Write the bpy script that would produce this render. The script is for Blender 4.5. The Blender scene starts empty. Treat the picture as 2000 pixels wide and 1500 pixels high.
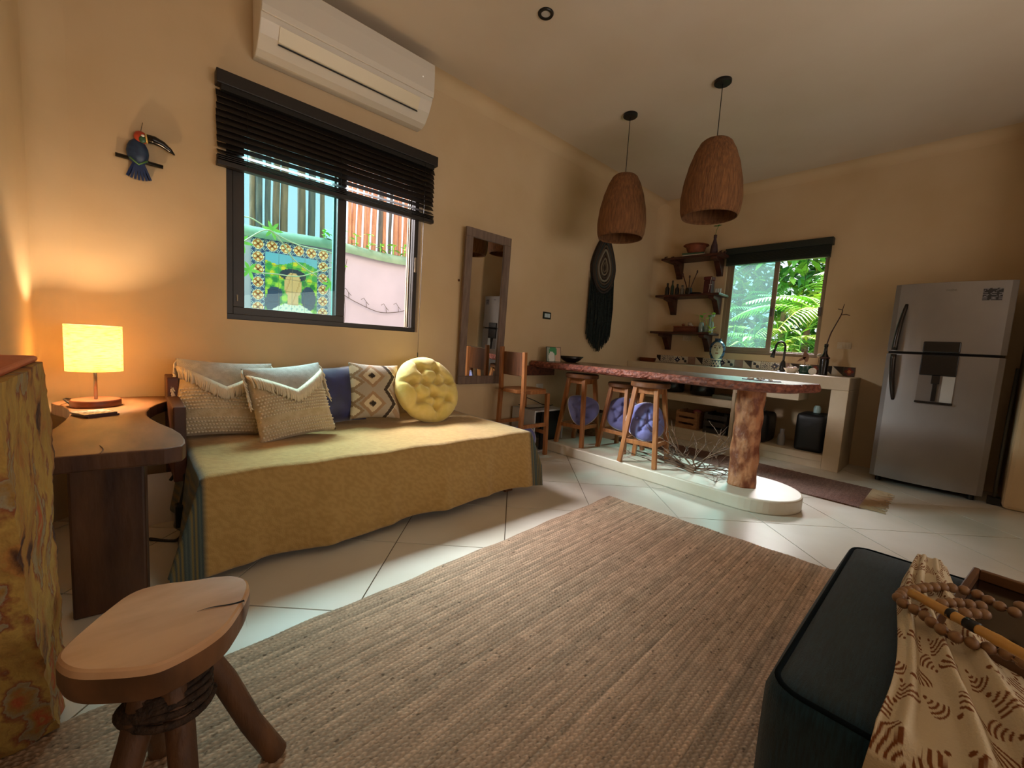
import bpy, bmesh, math, random
import numpy as np
from mathutils import Vector, Matrix, noise as mnoise
random.seed(7)
rng = np.random.RandomState(5)
sc = bpy.context.scene
col = sc.collection
PI = math.pi
rad = math.radians

# ------------------------------------------------------------------ camera
def cam_axes(yaw, pitch, roll):
    cy, sy, cp, sp = math.cos(yaw), math.sin(yaw), math.cos(pitch), math.sin(pitch)
    f = Vector((cy*cp, sy*cp, sp)); r0 = Vector((sy, -cy, 0)); u0 = r0.cross(f)
    r = math.cos(roll)*r0 + math.sin(roll)*u0
    u = -math.sin(roll)*r0 + math.cos(roll)*u0
    return r, u, f
cr, cu, cf = cam_axes(rad(47.12775), rad(-5.55205), rad(3.51878))
camd = bpy.data.cameras.new('camera'); cam = bpy.data.objects.new('camera', camd); col.objects.link(cam)
mw = Matrix(((cr.x, cu.x, -cf.x, 0), (cr.y, cu.y, -cf.y, 0), (cr.z, cu.z, -cf.z, 1.05), (0, 0, 0, 1)))
cam.matrix_world = mw
camd.sensor_width = 36; camd.lens = 808.54/2000*36; camd.clip_start = 0.02
sc.camera = cam
# ------------------------------------------------------------------ light and exposure
vs = sc.view_settings
vs.view_transform = 'Standard'; vs.look = 'None'; vs.gamma = 1; vs.use_curve_mapping = False; vs.exposure = 0.0
world = bpy.data.worlds.new('sky'); sc.world = world; world.use_nodes = True
bg = world.node_tree.nodes['Background']
bg.inputs[0].default_value = (0.82, 0.92, 1.0, 1); bg.inputs[1].default_value = 1.45
def area(name, loc, target, sx, sy, power, color, spread=None):
    l = bpy.data.lights.new(name, 'AREA'); l.shape = 'RECTANGLE'; l.size = sx; l.size_y = sy
    l.energy = power; l.color = color
    if spread: l.spread = spread
    o = bpy.data.objects.new(name, l); col.objects.link(o); o.location = loc
    o.rotation_euler = (Vector(target)-Vector(loc)).to_track_quat('-Z', 'Y').to_euler()
    return o
area('sky_light_front', (1.0, 5.5, 4.45), (1.1, 2.4, 0.9), 2.8, 1.3, 290, (1.0, 0.92, 0.95), rad(85))
area('sky_light_side', (-1.7, 5.0, 3.1), (2.9, 2.0, 0.3), 1.6, 1.3, 175, (1.0, 0.92, 0.95), rad(70))
area('sky_light_kitchen', (8.2, 2.1, 3.9), (5.2, 1.6, 1.2), 2.0, 1.5, 225, (1.0, 0.92, 0.95), rad(90))
area('fill_behind', (1.6, -2.0, 1.4), (1.3, -.1, 3.1), 3.4, 1.6, 68, (1.0, 0.89, 0.79), rad(150))  # unseen fill lamp added behind the camera, aimed up at the ceiling

# ------------------------------------------------------------------ materials
def lin(c):
    if isinstance(c, str):
        c = c.lstrip('#'); c = [int(c[i:i+2], 16)/255 for i in (0, 2, 4)]
    return tuple((x/12.92 if x <= .04045 else ((x+.055)/1.055)**2.4) for x in c[:3]) + (1,)
MC = {}
def M(name, c1, rough=.6, c2=None, scale=8, stretch=(1, 1, 1), metal=0, bump=0, bscale=60, detail=4, lo=.35, hi=.65, spec=.5, kind='noise', sheen=0, attr=False, trans=0, bstretch=None):
    if name in MC: return MC[name]
    m = bpy.data.materials.new(name); m.use_nodes = True
    nt = m.node_tree; N = nt.nodes; L = nt.links; b = N['Principled BSDF']
    b.inputs['Roughness'].default_value = rough; b.inputs['Metallic'].default_value = metal
    b.inputs['Specular IOR Level'].default_value = spec
    if sheen: b.inputs['Sheen Weight'].default_value = sheen
    b.inputs['Base Color'].default_value = lin(c1)
    if trans: b.inputs['Transmission Weight'].default_value = trans
    tc = N.new('ShaderNodeTexCoord'); mp = N.new('ShaderNodeMapping'); mp.inputs['Scale'].default_value = stretch
    L.new(tc.outputs['Object'], mp.inputs[0])
    if attr:
        a = N.new('ShaderNodeAttribute'); a.attribute_name = 'Col'
        L.new(a.outputs['Color'], b.inputs['Base Color'])
    elif c2 is not None:
        t = N.new('ShaderNodeTexNoise' if kind != 'wave' else 'ShaderNodeTexWave')
        t.inputs['Scale'].default_value = scale
        if kind == 'wave': t.inputs['Distortion'].default_value = 6; t.inputs['Detail'].default_value = 3
        else: t.inputs['Detail'].default_value = detail
        r = N.new('ShaderNodeValToRGB'); r.color_ramp.elements[0].position = lo; r.color_ramp.elements[1].position = hi
        r.color_ramp.elements[0].color = lin(c1); r.color_ramp.elements[1].color = lin(c2)
        L.new(mp.outputs[0], t.inputs['Vector']); L.new(t.outputs['Fac'], r.inputs[0]); L.new(r.outputs[0], b.inputs['Base Color'])
    if bump:
        t2 = N.new('ShaderNodeTexNoise'); t2.inputs['Scale'].default_value = bscale; t2.inputs['Detail'].default_value = 3
        if bstretch:
            mp2 = N.new('ShaderNodeMapping'); mp2.inputs['Scale'].default_value = bstretch; L.new(tc.outputs['Object'], mp2.inputs[0]); L.new(mp2.outputs[0], t2.inputs['Vector'])
        else: L.new(mp.outputs[0], t2.inputs['Vector'])
        bn = N.new('ShaderNodeBump'); bn.inputs['Strength'].default_value = bump; bn.inputs['Distance'].default_value = .01
        L.new(t2.outputs['Fac'], bn.inputs['Height']); L.new(bn.outputs[0], b.inputs['Normal'])
    MC[name] = m; return m
def glassmat(name, tint, gloss=.08, rough=0.0):
    m = bpy.data.materials.new(name); m.use_nodes = True; nt = m.node_tree; N = nt.nodes; L = nt.links
    for n in list(N):
        if n.type != 'OUTPUT_MATERIAL': N.remove(n)
    o = N[0]; t = N.new('ShaderNodeBsdfTransparent'); t.inputs[0].default_value = tint
    g = N.new('ShaderNodeBsdfGlossy'); g.inputs['Roughness'].default_value = rough
    mx = N.new('ShaderNodeMixShader'); mx.inputs[0].default_value = gloss
    L.new(t.outputs[0], mx.inputs[1]); L.new(g.outputs[0], mx.inputs[2]); L.new(mx.outputs[0], o.inputs[0])
    return m
def emis(name, c, s):
    m = bpy.data.materials.new(name); m.use_nodes = True; b = m.node_tree.nodes['Principled BSDF']
    b.inputs['Emission Color'].default_value = lin(c); b.inputs['Emission Strength'].default_value = s; return m

PLASTER = M('plaster', '#d2ba98', .85, '#c7ad88', 1.6, bump=.25, bscale=9, lo=.3, hi=.7, spec=.2)
CEIL = M('ceiling_plaster', '#d2c4b2', .9, '#c9b9a4', 1.2, bump=.2, bscale=6, lo=.3, hi=.7, spec=.2)
CEMENT = M('polished_cement', '#dcd2c0', .42, '#cdbfa8', 3, bump=.08, bscale=14, lo=.3, hi=.7)
COUNTER = M('counter_plaster', '#d2c2a8', .6, '#c2af92', 4, bump=.12, bscale=18, lo=.3, hi=.7)
TILE = M('floor_tile', '#ded9cd', .22, '#d2cbbb', 2.2, bump=.02, bscale=40, lo=.3, hi=.7)
GROUT = M('grout', '#6a5f4e', .9)
BLACK = M('black_metal', '#141312', .4, spec=.4)
BLIND = M('dark_wood_slat', '#1d1612', .45, '#17110e', 10, (1, 8, 8), bump=.1)
FRAME = M('bronze_frame', '#2e2620', .45, '#251e19', 5)
ALU = M('tan_aluminium', '#94836c', .5, '#8a7963', 6, metal=.2)
BARWOOD = M('bar_wood', '#6b3a28', .35, '#3d2119', 6, (5, .7, 5), bump=.2, bscale=20)
BARTOP = M('bar_top_wood', '#7d5d48', .26, '#5d4333', 5, (7, .8, 7), bump=.08, bscale=20)
BARK = M('peeled_trunk', '#7c4022', .55, '#bd8058', 17, (1, 1, .6), bump=1.0, bscale=45, lo=.40, hi=.60, detail=8)
OAK = M('stool_wood', '#a96f3c', .45, '#8a5428', 6, (6, 6, .8), bump=.1, bscale=30)
OAKD = M('stool_wood_dark', '#6d4527', .45, '#573419', 6, (6, 6, .8), bump=.1, bscale=30)
TABLE = M('parota_wood', '#8f6340', .55, '#6e4a2b', 3.5, (3, .8, 3), spec=.3, bump=.06, bscale=18, kind='noise')
TABLEDK = M('parota_edge', '#3a2013', .5, '#5c3a20', 5, (2, 2, .5), bump=.3, bscale=15)
STOOL = M('stool_slab', '#dab088', .35, '#bd8d64', 3, (1.2, 3, 1), bump=.05, bscale=18)
STOOLLEG = M('stool_branch', '#6f4a2c', .6, '#4e321d', 5, (4, 4, .8), bump=.35, bscale=20)
ROPE = M('rope_binding', '#3e2a1a', .8, '#261910', 60, bump=.8, bscale=90)
WHITEPL = M('white_plastic', '#d6cfc4', .35)
WHITE2 = M('louver_plastic', '#ddd2b8', .35)
JUTE = None
SHELFW = M('shelf_wood', '#4c2417', .45, '#2f150e', 6, (3, .7, 3), bump=.15, bscale=20)
CRATE = M('crate_wood', '#a8794c', .7, '#8c5f38', 9, (4, 1, 4), bump=.2)
CRATED = M('dark_crate_wood', '#332b26', .7, '#241e1a', 9, (4, 1, 4), bump=.2)
COL = M('painted', '#ffffff', .45, attr=True)
COLF = M('painted_cloth', '#ffffff', .9, attr=True, bump=.4, bscale=220, spec=.1)
GLAZE = M('painted_glaze', '#ffffff', .2, attr=True)

# ------------------------------------------------------------------ geometry helpers
def V(*a): return Vector(a)
def nb(): return bmesh.new()
def wl(o):
    p = Vector((0, 0, 0))
    while o is not None: p += o.location; o = o.parent
    return p
def obj(name, bm, mats, parent=None, smooth=False, bev=0, local=False, kind=None, label=None, angle=None):
    if parent is not None and not local: bmesh.ops.translate(bm, verts=bm.verts, vec=-wl(parent))
    bmesh.ops.recalc_face_normals(bm, faces=bm.faces)
    me = bpy.data.meshes.new(name); bm.to_mesh(me); bm.free()
    for m in (mats if isinstance(mats, (list, tuple)) else [mats]): me.materials.append(m)
    if smooth: me.polygons.foreach_set('use_smooth', [True]*len(me.polygons))
    if angle is not None: 
        me.polygons.foreach_set('use_smooth', [True]*len(me.polygons)); me.set_sharp_from_angle(angle=rad(angle))
    o = bpy.data.objects.new(name, me); col.objects.link(o)
    if parent is not None: o.parent = parent
    if bev:
        md = o.modifiers.new('bevel', 'BEVEL'); md.width = bev; md.segments = 2; md.limit_method = 'ANGLE'; md.angle_limit = rad(40)
    if kind: o['kind'] = kind
    if label: o['label'] = label
    return o
def tag(o, label, cat, group=None, kind=None):
    o['label'] = label; o['category'] = cat
    if group: o['group'] = group
    if kind: o['kind'] = kind
    return o
def thing(name, label, cat, loc=(0, 0, 0), group=None):
    o = bpy.data.objects.new(name, None); col.objects.link(o); o.location = loc; o.empty_display_size = .05
    return tag(o, label, cat, group)
def struct(name, bm, mats, **k):
    o = obj(name, bm, mats, **k); o['kind'] = 'structure'; return o
def dup(root, loc=None, rotz=None, label=None, scale=None):
    def cp(o, par):
        c = o.copy(); col.objects.link(c)
        if par is not None: c.parent = par
        for ch in [x for x in list(o.children)]: cp(ch, c)
        return c
    r = cp(root, None)
    if loc is not None: r.location = loc
    if rotz is not None: r.rotation_euler = (0, 0, rotz)
    if label: r['label'] = label
    if scale: r.scale = scale
    return r
def box(bm, x0, x1, y0, y1, z0, z1, mi=0, mat=None):
    vs = [V(x, y, z) for x in (x0, x1) for y in (y0, y1) for z in (z0, z1)]
    if mat is not None: vs = [mat @ v for v in vs]
    v = [bm.verts.new(p) for p in vs]
    for f in ((0, 1, 3, 2), (4, 6, 7, 5), (0, 4, 5, 1), (2, 3, 7, 6), (0, 2, 6, 4), (1, 5, 7, 3)):
        bm.faces.new([v[i] for i in f]).material_index = mi
def beam(bm, p0, p1, w, d, up=(0, 0, 1), mi=0, w1=None, d1=None):
    p0, p1 = V(*p0), V(*p1); z = (p1-p0).normalized(); u = V(*up)
    if abs(z.dot(u)) > .95: u = V(1, 0, 0)
    x = u.cross(z).normalized(); y = z.cross(x)
    w1 = w if w1 is None else w1; d1 = d if d1 is None else d1
    r = []
    for p, a, b in ((p0, w, d), (p1, w1, d1)):
        r.append([bm.verts.new(p+x*sx*a/2+y*sy*b/2) for sx, sy in ((-1, -1), (1, -1), (1, 1), (-1, 1))])
    for i in range(4):
        bm.faces.new([r[0][i], r[0][(i+1) % 4], r[1][(i+1) % 4], r[1][i]]).material_index = mi
    bm.faces.new(r[0][::-1]).material_index = mi; bm.faces.new(r[1]).material_index = mi
def tube(bm, pts, r, n=8, mi=0, cap=True):
    pts = [V(*p) for p in pts]; m = len(pts)
    rs = [r]*m if not isinstance(r, (list, tuple)) else list(r)
    rings = []; prev = None
    for i, p in enumerate(pts):
        t = (pts[min(i+1, m-1)]-pts[max(i-1, 0)]).normalized()
        if prev is None:
            a = V(0, 0, 1) if abs(t.z) < .9 else V(1, 0, 0)
            x = a.cross(t).normalized()
        else: x = (prev-t*prev.dot(t)).normalized()
        prev = x; y = t.cross(x)
        rings.append([bm.verts.new(p+(x*math.cos(2*PI*k/n)+y*math.sin(2*PI*k/n))*rs[i]) for k in range(n)])
    for a, b in zip(rings, rings[1:]):
        for k in range(n): bm.faces.new([a[k], a[(k+1) % n], b[(k+1) % n], b[k]]).material_index = mi
    if cap and n > 2: bm.faces.new(rings[0][::-1]).material_index = mi; bm.faces.new(rings[-1]).material_index = mi
def lathe(bm, c, prof, n=24, mi=0, sx=1, sy=1, mat=None):
    c = V(*c); rings = []
    for r, z in prof:
        if r < 1e-5: rings.append([bm.verts.new(c+V(0, 0, z))]); continue
        rings.append([bm.verts.new(c+V(r*math.cos(2*PI*k/n)*sx, r*math.sin(2*PI*k/n)*sy, z)) for k in range(n)])
    for a, b in zip(rings, rings[1:]):
        for k in range(n):
            q = [a[k % len(a)], a[(k+1) % len(a)], b[(k+1) % len(b)], b[k % len(b)]]
            q = list(dict.fromkeys(q))
            if len(q) > 2: bm.faces.new(q).material_index = mi
    return rings
def ball(bm, c, r, n=12, s=(1, 1, 1), mi=0):
    c = V(*c); h = max(4, n//2)
    prof = [(math.sin(PI*i/h), -math.cos(PI*i/h)) for i in range(h+1)]
    rings = []
    for a, z in prof:
        if a < 1e-5: rings.append([bm.verts.new(c+V(0, 0, z*r*s[2]))]); continue
        rings.append([bm.verts.new(c+V(a*math.cos(2*PI*k/n)*r*s[0], a*math.sin(2*PI*k/n)*r*s[1], z*r*s[2])) for k in range(n)])
    for a, b in zip(rings, rings[1:]):
        for k in range(n):
            q = list(dict.fromkeys([a[k % len(a)], a[(k+1) % len(a)], b[(k+1) % len(b)], b[k % len(b)]]))
            if len(q) > 2: bm.faces.new(q).material_index = mi
def prism(bm, poly, z0, z1, mi=0, mt=None, fn=None, ms=None):
    fn = fn or (lambda x, y, z: V(x, y, z))
    a = [bm.verts.new(fn(x, y, z0)) for x, y in poly]; b = [bm.verts.new(fn(x, y, z1)) for x, y in poly]
    n = len(poly)
    for i in range(n): bm.faces.new([a[i], a[(i+1) % n], b[(i+1) % n], b[i]]).material_index = mi if ms is None else ms
    bm.faces.new(a[::-1]).material_index = mi; bm.faces.new(b).material_index = mi if mt is None else mt
def grid(bm, nu, nv, f, mi=0, wrap=False):
    g = [[bm.verts.new(f(i/nu, j/nv)) for j in range(nv+1)] for i in range(nu if wrap else nu+1)]
    for i in range(nu):
        for j in range(nv):
            i2 = (i+1) % nu if wrap else i+1
            bm.faces.new([g[i][j], g[i2][j], g[i2][j+1], g[i][j+1]]).material_index = mi
    return g
def smoothpoly(pts, it=2):
    for _ in range(it):
        q = []
        for i in range(len(pts)):
            a, b = pts[i], pts[(i+1) % len(pts)]
            q += [(a[0]*.75+b[0]*.25, a[1]*.75+b[1]*.25), (a[0]*.25+b[0]*.75, a[1]*.25+b[1]*.75)]
        pts = q
    return pts
def paint(me, fn):
    """print colours: fn(u index position) -> srgb; flat colour per face by its local centre"""
    ca = me.color_attributes.new('Col', 'FLOAT_COLOR', 'CORNER'); arr = np.ones((len(me.loops), 4), 'f')
    for p in me.polygons:
        c = lin(fn(p.center, p.normal))
        for li in p.loop_indices: arr[li] = c
    ca.data.foreach_set('color', arr.ravel())
def catmull(pts, n=8):
    P = [V(*p) for p in pts]; P = [P[0]]+P+[P[-1]]; out = []
    for i in range(1, len(P)-2):
        for k in range(n):
            t = k/n; a, b, c, d = P[i-1:i+3]
            out.append(.5*((2*b)+(-a+c)*t+(2*a-5*b+4*c-d)*t*t+(-a+3*b-3*c+d)*t**3))
    out.append(P[-2]); return out

# =================================================================== STRUCTURE
RX0, RX1, RY0, RY1, CZ = -.33, 5.6, -2.2, 3.1, 3.14
def clip(poly, a, b, c):      # keep a*x+b*y<=c
    out = []
    for i in range(len(poly)):
        p, q = poly[i], poly[(i+1) % len(poly)]
        dp, dq = a*p[0]+b*p[1]-c, a*q[0]+b*q[1]-c
        if dp <= 0: out.append(p)
        if dp*dq < 0:
            t = dp/(dp-dq); out.append((p[0]+(q[0]-p[0])*t, p[1]+(q[1]-p[1])*t))
    return out
bm = nb(); box(bm, RX0-.2, RX1+.2, RY0-.2, RY1+.2, -.12, -.004)
floor = struct('floor', bm, GROUT)
th = rad(47); TS = .556; ct, st = math.cos(th), math.sin(th); fullme = None
for i in range(-12, 14):
    for j in range(-14, 12):
        u0, v0 = 2.59+i*TS, -1.675+j*TS; g = .0028
        q = [(u0+g, v0+g), (u0+TS-g, v0+g), (u0+TS-g, v0+TS-g), (u0+g, v0+TS-g)]
        poly = [(u*ct-v*st, u*st+v*ct) for u, v in q]
        p2 = poly
        for c in ((1, 0, RX1), (-1, 0, -RX0), (0, 1, RY1), (0, -1, -RY0)):
            p2 = clip(p2, *c)
            if len(p2) < 3: break
        if len(p2) < 3: continue
        cx, cy = (u0+TS/2)*ct-(v0+TS/2)*st, (u0+TS/2)*st+(v0+TS/2)*ct
        full = len(p2) == 4 and all(abs(a[0]-b[0])+abs(a[1]-b[1]) < 1e-9 for a, b in zip(p2, poly))
        if full and fullme: o = bpy.data.objects.new('tile', fullme); col.objects.link(o); o.parent = floor
        else:
            bm = nb(); prism(bm, [(x-cx, y-cy) for x, y in p2], -.01, 0)
            o = obj('tile', bm, TILE, floor, local=True)
            if full: fullme = o.data
        o.location = (cx, cy, 0)
def wallcells(name, us, zs, holes, mk, mat=PLASTER):
    bm = nb()
    for i in range(len(us)-1):
        for j in range(len(zs)-1):
            if (i, j) in holes: continue
            mk(bm, us[i], us[i+1], zs[j], zs[j+1])
    bmesh.ops.remove_doubles(bm, verts=bm.verts, dist=1e-5)
    # drop inner double faces
    seen = {}
    for f in bm.faces:
        seen.setdefault(tuple(sorted(v.index for v in f.verts)), []).append(f)
    bm.verts.index_update(); seen = {}
    for f in bm.faces: seen.setdefault(tuple(sorted(v.index for v in f.verts)), []).append(f)
    kill = [f for fs in seen.values() if len(fs) > 1 for f in fs]
    bmesh.ops.delete(bm, geom=kill, context='FACES')
    return struct(name, bm, mat)
WX0, WX1, WZ0, WZ1 = .445, 1.765, 1.095, 2.32
wall_front = wallcells('wall_front', [RX0-.2, WX0, WX1, RX1+.2], [-.1, WZ0, WZ1, CZ+.1], {(1, 1)},
          lambda bm, a, b, c, d: box(bm, a, b, RY1, RY1+.16, c, d))
KY0, KY1, KZ0, KZ1 = 1.10, 2.16, 1.10, 2.28
wall_back = wallcells('wall_back', [RY0-.2, KY0, KY1, RY1], [-.1, KZ0, KZ1, CZ+.1], {(1, 1)},
          lambda bm, a, b, c, d: box(bm, RX1, RX1+.16, a, b, c, d))
bm = nb(); box(bm, RX0-.2, RX0, RY0-.2, RY1, -.1, CZ+.1); box(bm, RX0, RX0+.03, 1.57, 2.02, 0, CZ)
struct('wall_left', bm, PLASTER, bev=.02)
bm = nb(); box(bm, 5.0, RX1, RY0, -.33, 0, CZ)
struct('wall_right', bm, PLASTER, bev=.03)
bm = nb(); box(bm, RX0-.2, RX1+.2, RY0-.2, RY0, -.1, CZ+.1); struct('wall_rear', bm, PLASTER)
bm = nb(); box(bm, RX0-.3, RX1+.3, RY0-.3, RY1+.3, CZ, CZ+.15); struct('ceiling', bm, CEIL)
# rounded plaster coves where walls meet the ceiling and each other
def cove(name, p0, p1, d1, d2, r=.09):
    bm = nb(); p0, p1, d1, d2 = V(*p0), V(*p1), V(*d1), V(*d2); n = 6; rows = []
    for p in (p0, p1):
        row = []
        for k in range(n+1):
            a = PI/2*k/n
            row.append(bm.verts.new(p+d1*r*(1-math.sin(a))+d2*r*(1-math.cos(a))))
        row.append(bm.verts.new(p-(d1+d2)*.01)); rows.append(row)
    m = n+2
    for k in range(m): bm.faces.new([rows[0][k], rows[0][(k+1) % m], rows[1][(k+1) % m], rows[1][k]])
    return struct(name, bm, PLASTER, angle=50)
cove('trim_1', (RX0, RY1, CZ), (RX1, RY1, CZ), (0, -1, 0), (0, 0, -1), .10)
cove('trim_2', (RX1, -.33, CZ), (RX1, RY1, CZ), (-1, 0, 0), (0, 0, -1), .10)
cove('trim_3', (RX0, RY1, 0), (RX0, RY1, CZ), (1, 0, 0), (0, -1, 0), .13)
cove('trim_4', (RX1, RY1, 0), (RX1, RY1, CZ), (-1, 0, 0), (0, -1, 0), .16)
# raised cement step under the bar
def steppoly(e=0):
    cx, cy, r = 3.42, .985, .335-e
    p = [(cx-r, 3.1), (cx-r, cy)] + [(cx-r*math.cos(a), cy-r*math.sin(a)) for a in [PI*k/28 for k in range(1, 28)]] + [(cx+r, cy), (cx+r, 3.1)]
    return p
bm = nb(); prism(bm, steppoly(), 0, .1); struct('trim_5', bm, CEMENT, bev=.012, label='rounded raised cement step under the bar')
# dark door in the right wall, seen in the mirror
bm = nb(); box(bm, 4.985, 5.0, -1.85, -.95, 0, 2.15)
d1 = struct('door_1', bm, M('dark_door', '#1a120d', .5, '#120c08', 5, (1, 4, .6)))
bm = nb(); tube(bm, [(4.95, -1.02, 1.0), (4.95, -1.13, 1.0)], .01); tube(bm, [(4.985, -1.02, 1.0), (4.95, -1.02, 1.0)], .01)
obj('handle', bm, ALU, d1)

# windows
TINT = glassmat('tinted_glass', (.66, .87, .88, 1), .015); SHEER = glassmat('frosted_glass', (.62, .92, .88, 1), .07, .05)
_n = SHEER.node_tree; _d = _n.nodes.new('ShaderNodeBsdfTranslucent'); _d.inputs[0].default_value = (.80, .96, .98, 1); _m = _n.nodes.new('ShaderNodeMixShader'); _m.inputs[0].default_value = .04
_o = [x for x in _n.nodes if x.type == 'OUTPUT_MATERIAL'][0]; _s = _o.inputs[0].links[0].from_node; _n.links.new(_s.outputs[0], _m.inputs[1]); _n.links.new(_d.outputs[0], _m.inputs[2]); _n.links.new(_m.outputs[0], _o.inputs[0])
CLEAR = glassmat('clear_glass', (.96, .98, .97, 1), .01)
def ring(bm, x0, x1, z0, z1, w, fn, t0, t1, wb=None):
    wb = wb or w
    for a, b, c, d in ((x0, x1, z1-w, z1), (x0, x1, z0, z0+wb), (x0, x0+w, z0+wb, z1-w), (x1-w, x1, z0+wb, z1-w)):
        vs = [fn(x, t, z) for x in (a, b) for t in (t0, t1) for z in (c, d)]
        v = [bm.verts.new(p) for p in vs]
        for f in ((0, 1, 3, 2), (4, 6, 7, 5), (0, 4, 5, 1), (2, 3, 7, 6), (0, 2, 6, 4), (1, 5, 7, 3)): bm.faces.new([v[i] for i in f])
fy = lambda x, t, z: V(x, t, z); fx = lambda y, t, z: V(t, y, z)
bm = nb(); ring(bm, WX0, WX1-.015, WZ0, WZ1, .035, fy, 3.115, 3.215)
w1 = struct('window_1', bm, FRAME, bev=.003)
bm = nb(); ring(bm, .48, 1.17, 1.125, 2.29, .062, fy, 3.125, 3.155, .05); obj('sash', bm, FRAME, w1, bev=.003)
bm = nb(); box(bm, .535, 1.12, 3.138, 3.142, 1.17, 2.235); obj('pane', bm, TINT, w1)
bm = nb(); ring(bm, .49, 1.12, 1.125, 2.29, .022, fy, 3.17, 3.195); obj('sash', bm, M('teal_sash', '#3c6a62', .5), w1)
bm = nb(); box(bm, .51, 1.10, 3.180, 3.184, 1.145, 2.27); obj('pane', bm, CLEAR, w1)
for k, x in enumerate((1.665, 1.69, 1.715)):
    bm = nb(); box(bm, x, x+.008, 3.13+.02*k, 3.145+.02*k, 1.13, 2.28); obj('track', bm, ALU, w1)
bm = nb(); box(bm, 1.722, 1.738, 3.105, 3.12, 1.58, 1.70); obj('latch', bm, ALU, w1, bev=.003)
bm = nb(); box(bm, .50, .506, 3.118, 3.126, 1.21, 1.25); obj('latch', bm, ALU, w1)
bm = nb(); ring(bm, KY0, KY1, KZ0, KZ1, .035, fx, 5.625, 5.70)
w2 = struct('window_2', bm, ALU, bev=.003)
bm = nb(); ring(bm, 1.58, KY1-.03, KZ0+.035, KZ1-.03, .05, fx, 5.63, 5.655); obj('sash', bm, ALU, w2, bev=.003)
bm = nb(); box(bm, 5.640, 5.644, 1.63, KY1-.08, KZ0+.08, KZ1-.08); obj('pane', bm, SHEER, w2)
bm = nb(); ring(bm, KY0+.02, 1.62, KZ0+.02, KZ1-.03, .03, fx, 5.665, 5.69); obj('sash', bm, ALU, w2, bev=.003)
for y in (1.605, 1.135):
    bm = nb(); box(bm, 5.612, 5.63, y-.016, y+.016, 1.56, 1.66); obj('latch', bm, M('latch_grey', '#5a5550', .4), w2, bev=.003)

# =================================================================== OUTSIDE
GW = M('garden_wall_white', '#b4b8d6', .8, '#aaafcc', 2)
bm = nb(); box(bm, -1.5, 5.2, 4.62, 4.80, -.1, 1.92)
gw = tag(obj('garden_wall', bm, GW), 'white garden wall with rounded green coping outside the left window', 'wall')
bm = nb(); grid(bm, 60, 10, lambda u, v: V(-1.5+6.7*u, 4.70-.13*math.cos(PI*v), 1.90+.12*math.sin(PI*v)+.012*math.sin(u*31)))
obj('coping', bm, M('mossy_coping', '#7fa08c', .8, '#5d8572', 5), gw, smooth=True)
bm = nb(); box(bm, -6, 16, -6, 13, -.3, -.15); struct('floor_outside', bm, M('soil', '#8a8678', .95, '#6f7060', 2))
POLE = [M('pole_a', '#6b5c50', .85, '#8e7562', 8, (4, 4, .6), bump=.5), M('pole_b', '#a97a62', .85, '#c79a80', 8, (4, 4, .6), bump=.5), M('pole_c', '#4d5258', .85, '#6c6a66', 8, (4, 4, .6), bump=.5)]
fence = thing('pole_fence', 'fence of rough upright wooden poles rising behind the garden wall coping', 'fence', (2, 4.9, 0))
x = .60; k = 0
while x < 3.4:
    r = random.uniform(.026, .043) if x < 1.75 else random.uniform(.020, .032); bm = nb()
    tube(bm, [(x+random.uniform(-.01, .01), 4.93, 0), (x, 4.93, 1.2), (x+random.uniform(-.012, .012), 4.93+random.uniform(-.02, .02), 2.3), (x+random.uniform(-.03, .03), 4.93, 3.35)], [r*1.1, r, r*.95, r*.85], 8)
    obj('pole', bm, POLE[1 if x > 1.75 else random.choice((0, 0, 2))] if random.random() > .15 else POLE[2], fence, smooth=True)
    x += r*2+(random.choice((.0, .01, .02, .05, .10)) if x < 1.75 else random.choice((.0, .008, .02))); k += 1
LEAF = [M('leaf_bright', '#a4e05a', .5, '#86d04c', 20), M('leaf_mid', '#7cc858', .5, '#5aa84a', 20), M('leaf_yellow', '#d4ea60', .5, '#b8dc50', 20), M('leaf_dark', '#4a8f4c', .5, '#387a40', 20)]
def leaf(bm, p, d, L, W, up=(0, 0, 1), droop=.3, mi=0, n=3):
    p, d = V(*p), V(*d).normalized(); s = d.cross(V(*up))
    if s.length < .1: s = V(1, 0, 0)
    s.normalize(); pr = None
    for k in range(n+1):
        t = k/n; c = p+d*L*t+V(0, 0, -droop*L*t*t); w = W*math.sin(PI*min(.98, t*.9+.08))
        q = (bm.verts.new(c-s*w/2), bm.verts.new(c+s*w/2))
        if pr: bm.faces.new([pr[0], pr[1], q[1], q[0]]).material_index = mi
        pr = q
def plant(name, base, label, n, L, W, h, group, spread=1.0, kind='plant', mi=0):
    t = thing(name, label, kind, base, group)
    bm = nb(); tube(bm, [(base[0], base[1], base[2]), (base[0], base[1], base[2]+h)], .006, 5); obj('stem', bm, LEAF[1], t)
    for k in range(n):
        a = random.uniform(0, 2*PI); z = base[2]+h*random.uniform(.2, 1)
        bm = nb(); d = (math.cos(a)*spread, math.sin(a)*spread, random.uniform(.2, .9))
        leaf(bm, (base[0], base[1], z), d, L*random.uniform(.7, 1.1), W, droop=.5); obj('leaf', bm, LEAF[mi if random.random() > .35 else 0], t, smooth=True)
    return t
for k, (x, h) in enumerate(((1.68, .16), (1.86, .13), (2.0, .17), (2.14, .10), (2.30, .12), (2.44, .15))):
    plant('coping_seedling', (x, 4.66, 2.0), ['leafy green shoot growing beside the middle window post on the coping', 'second green shoot along the garden wall coping, wide pale leaves', 'tallest leafy shoot in the middle of the right half of the coping', 'small low shoot after the tallest one on the coping', 'small green shoot near the right end of the coping view', 'bright shoot at the far right of the coping by the blind end'][k], 8, .11, .035, h, 'shoots on the garden wall coping', mi=0)
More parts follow.
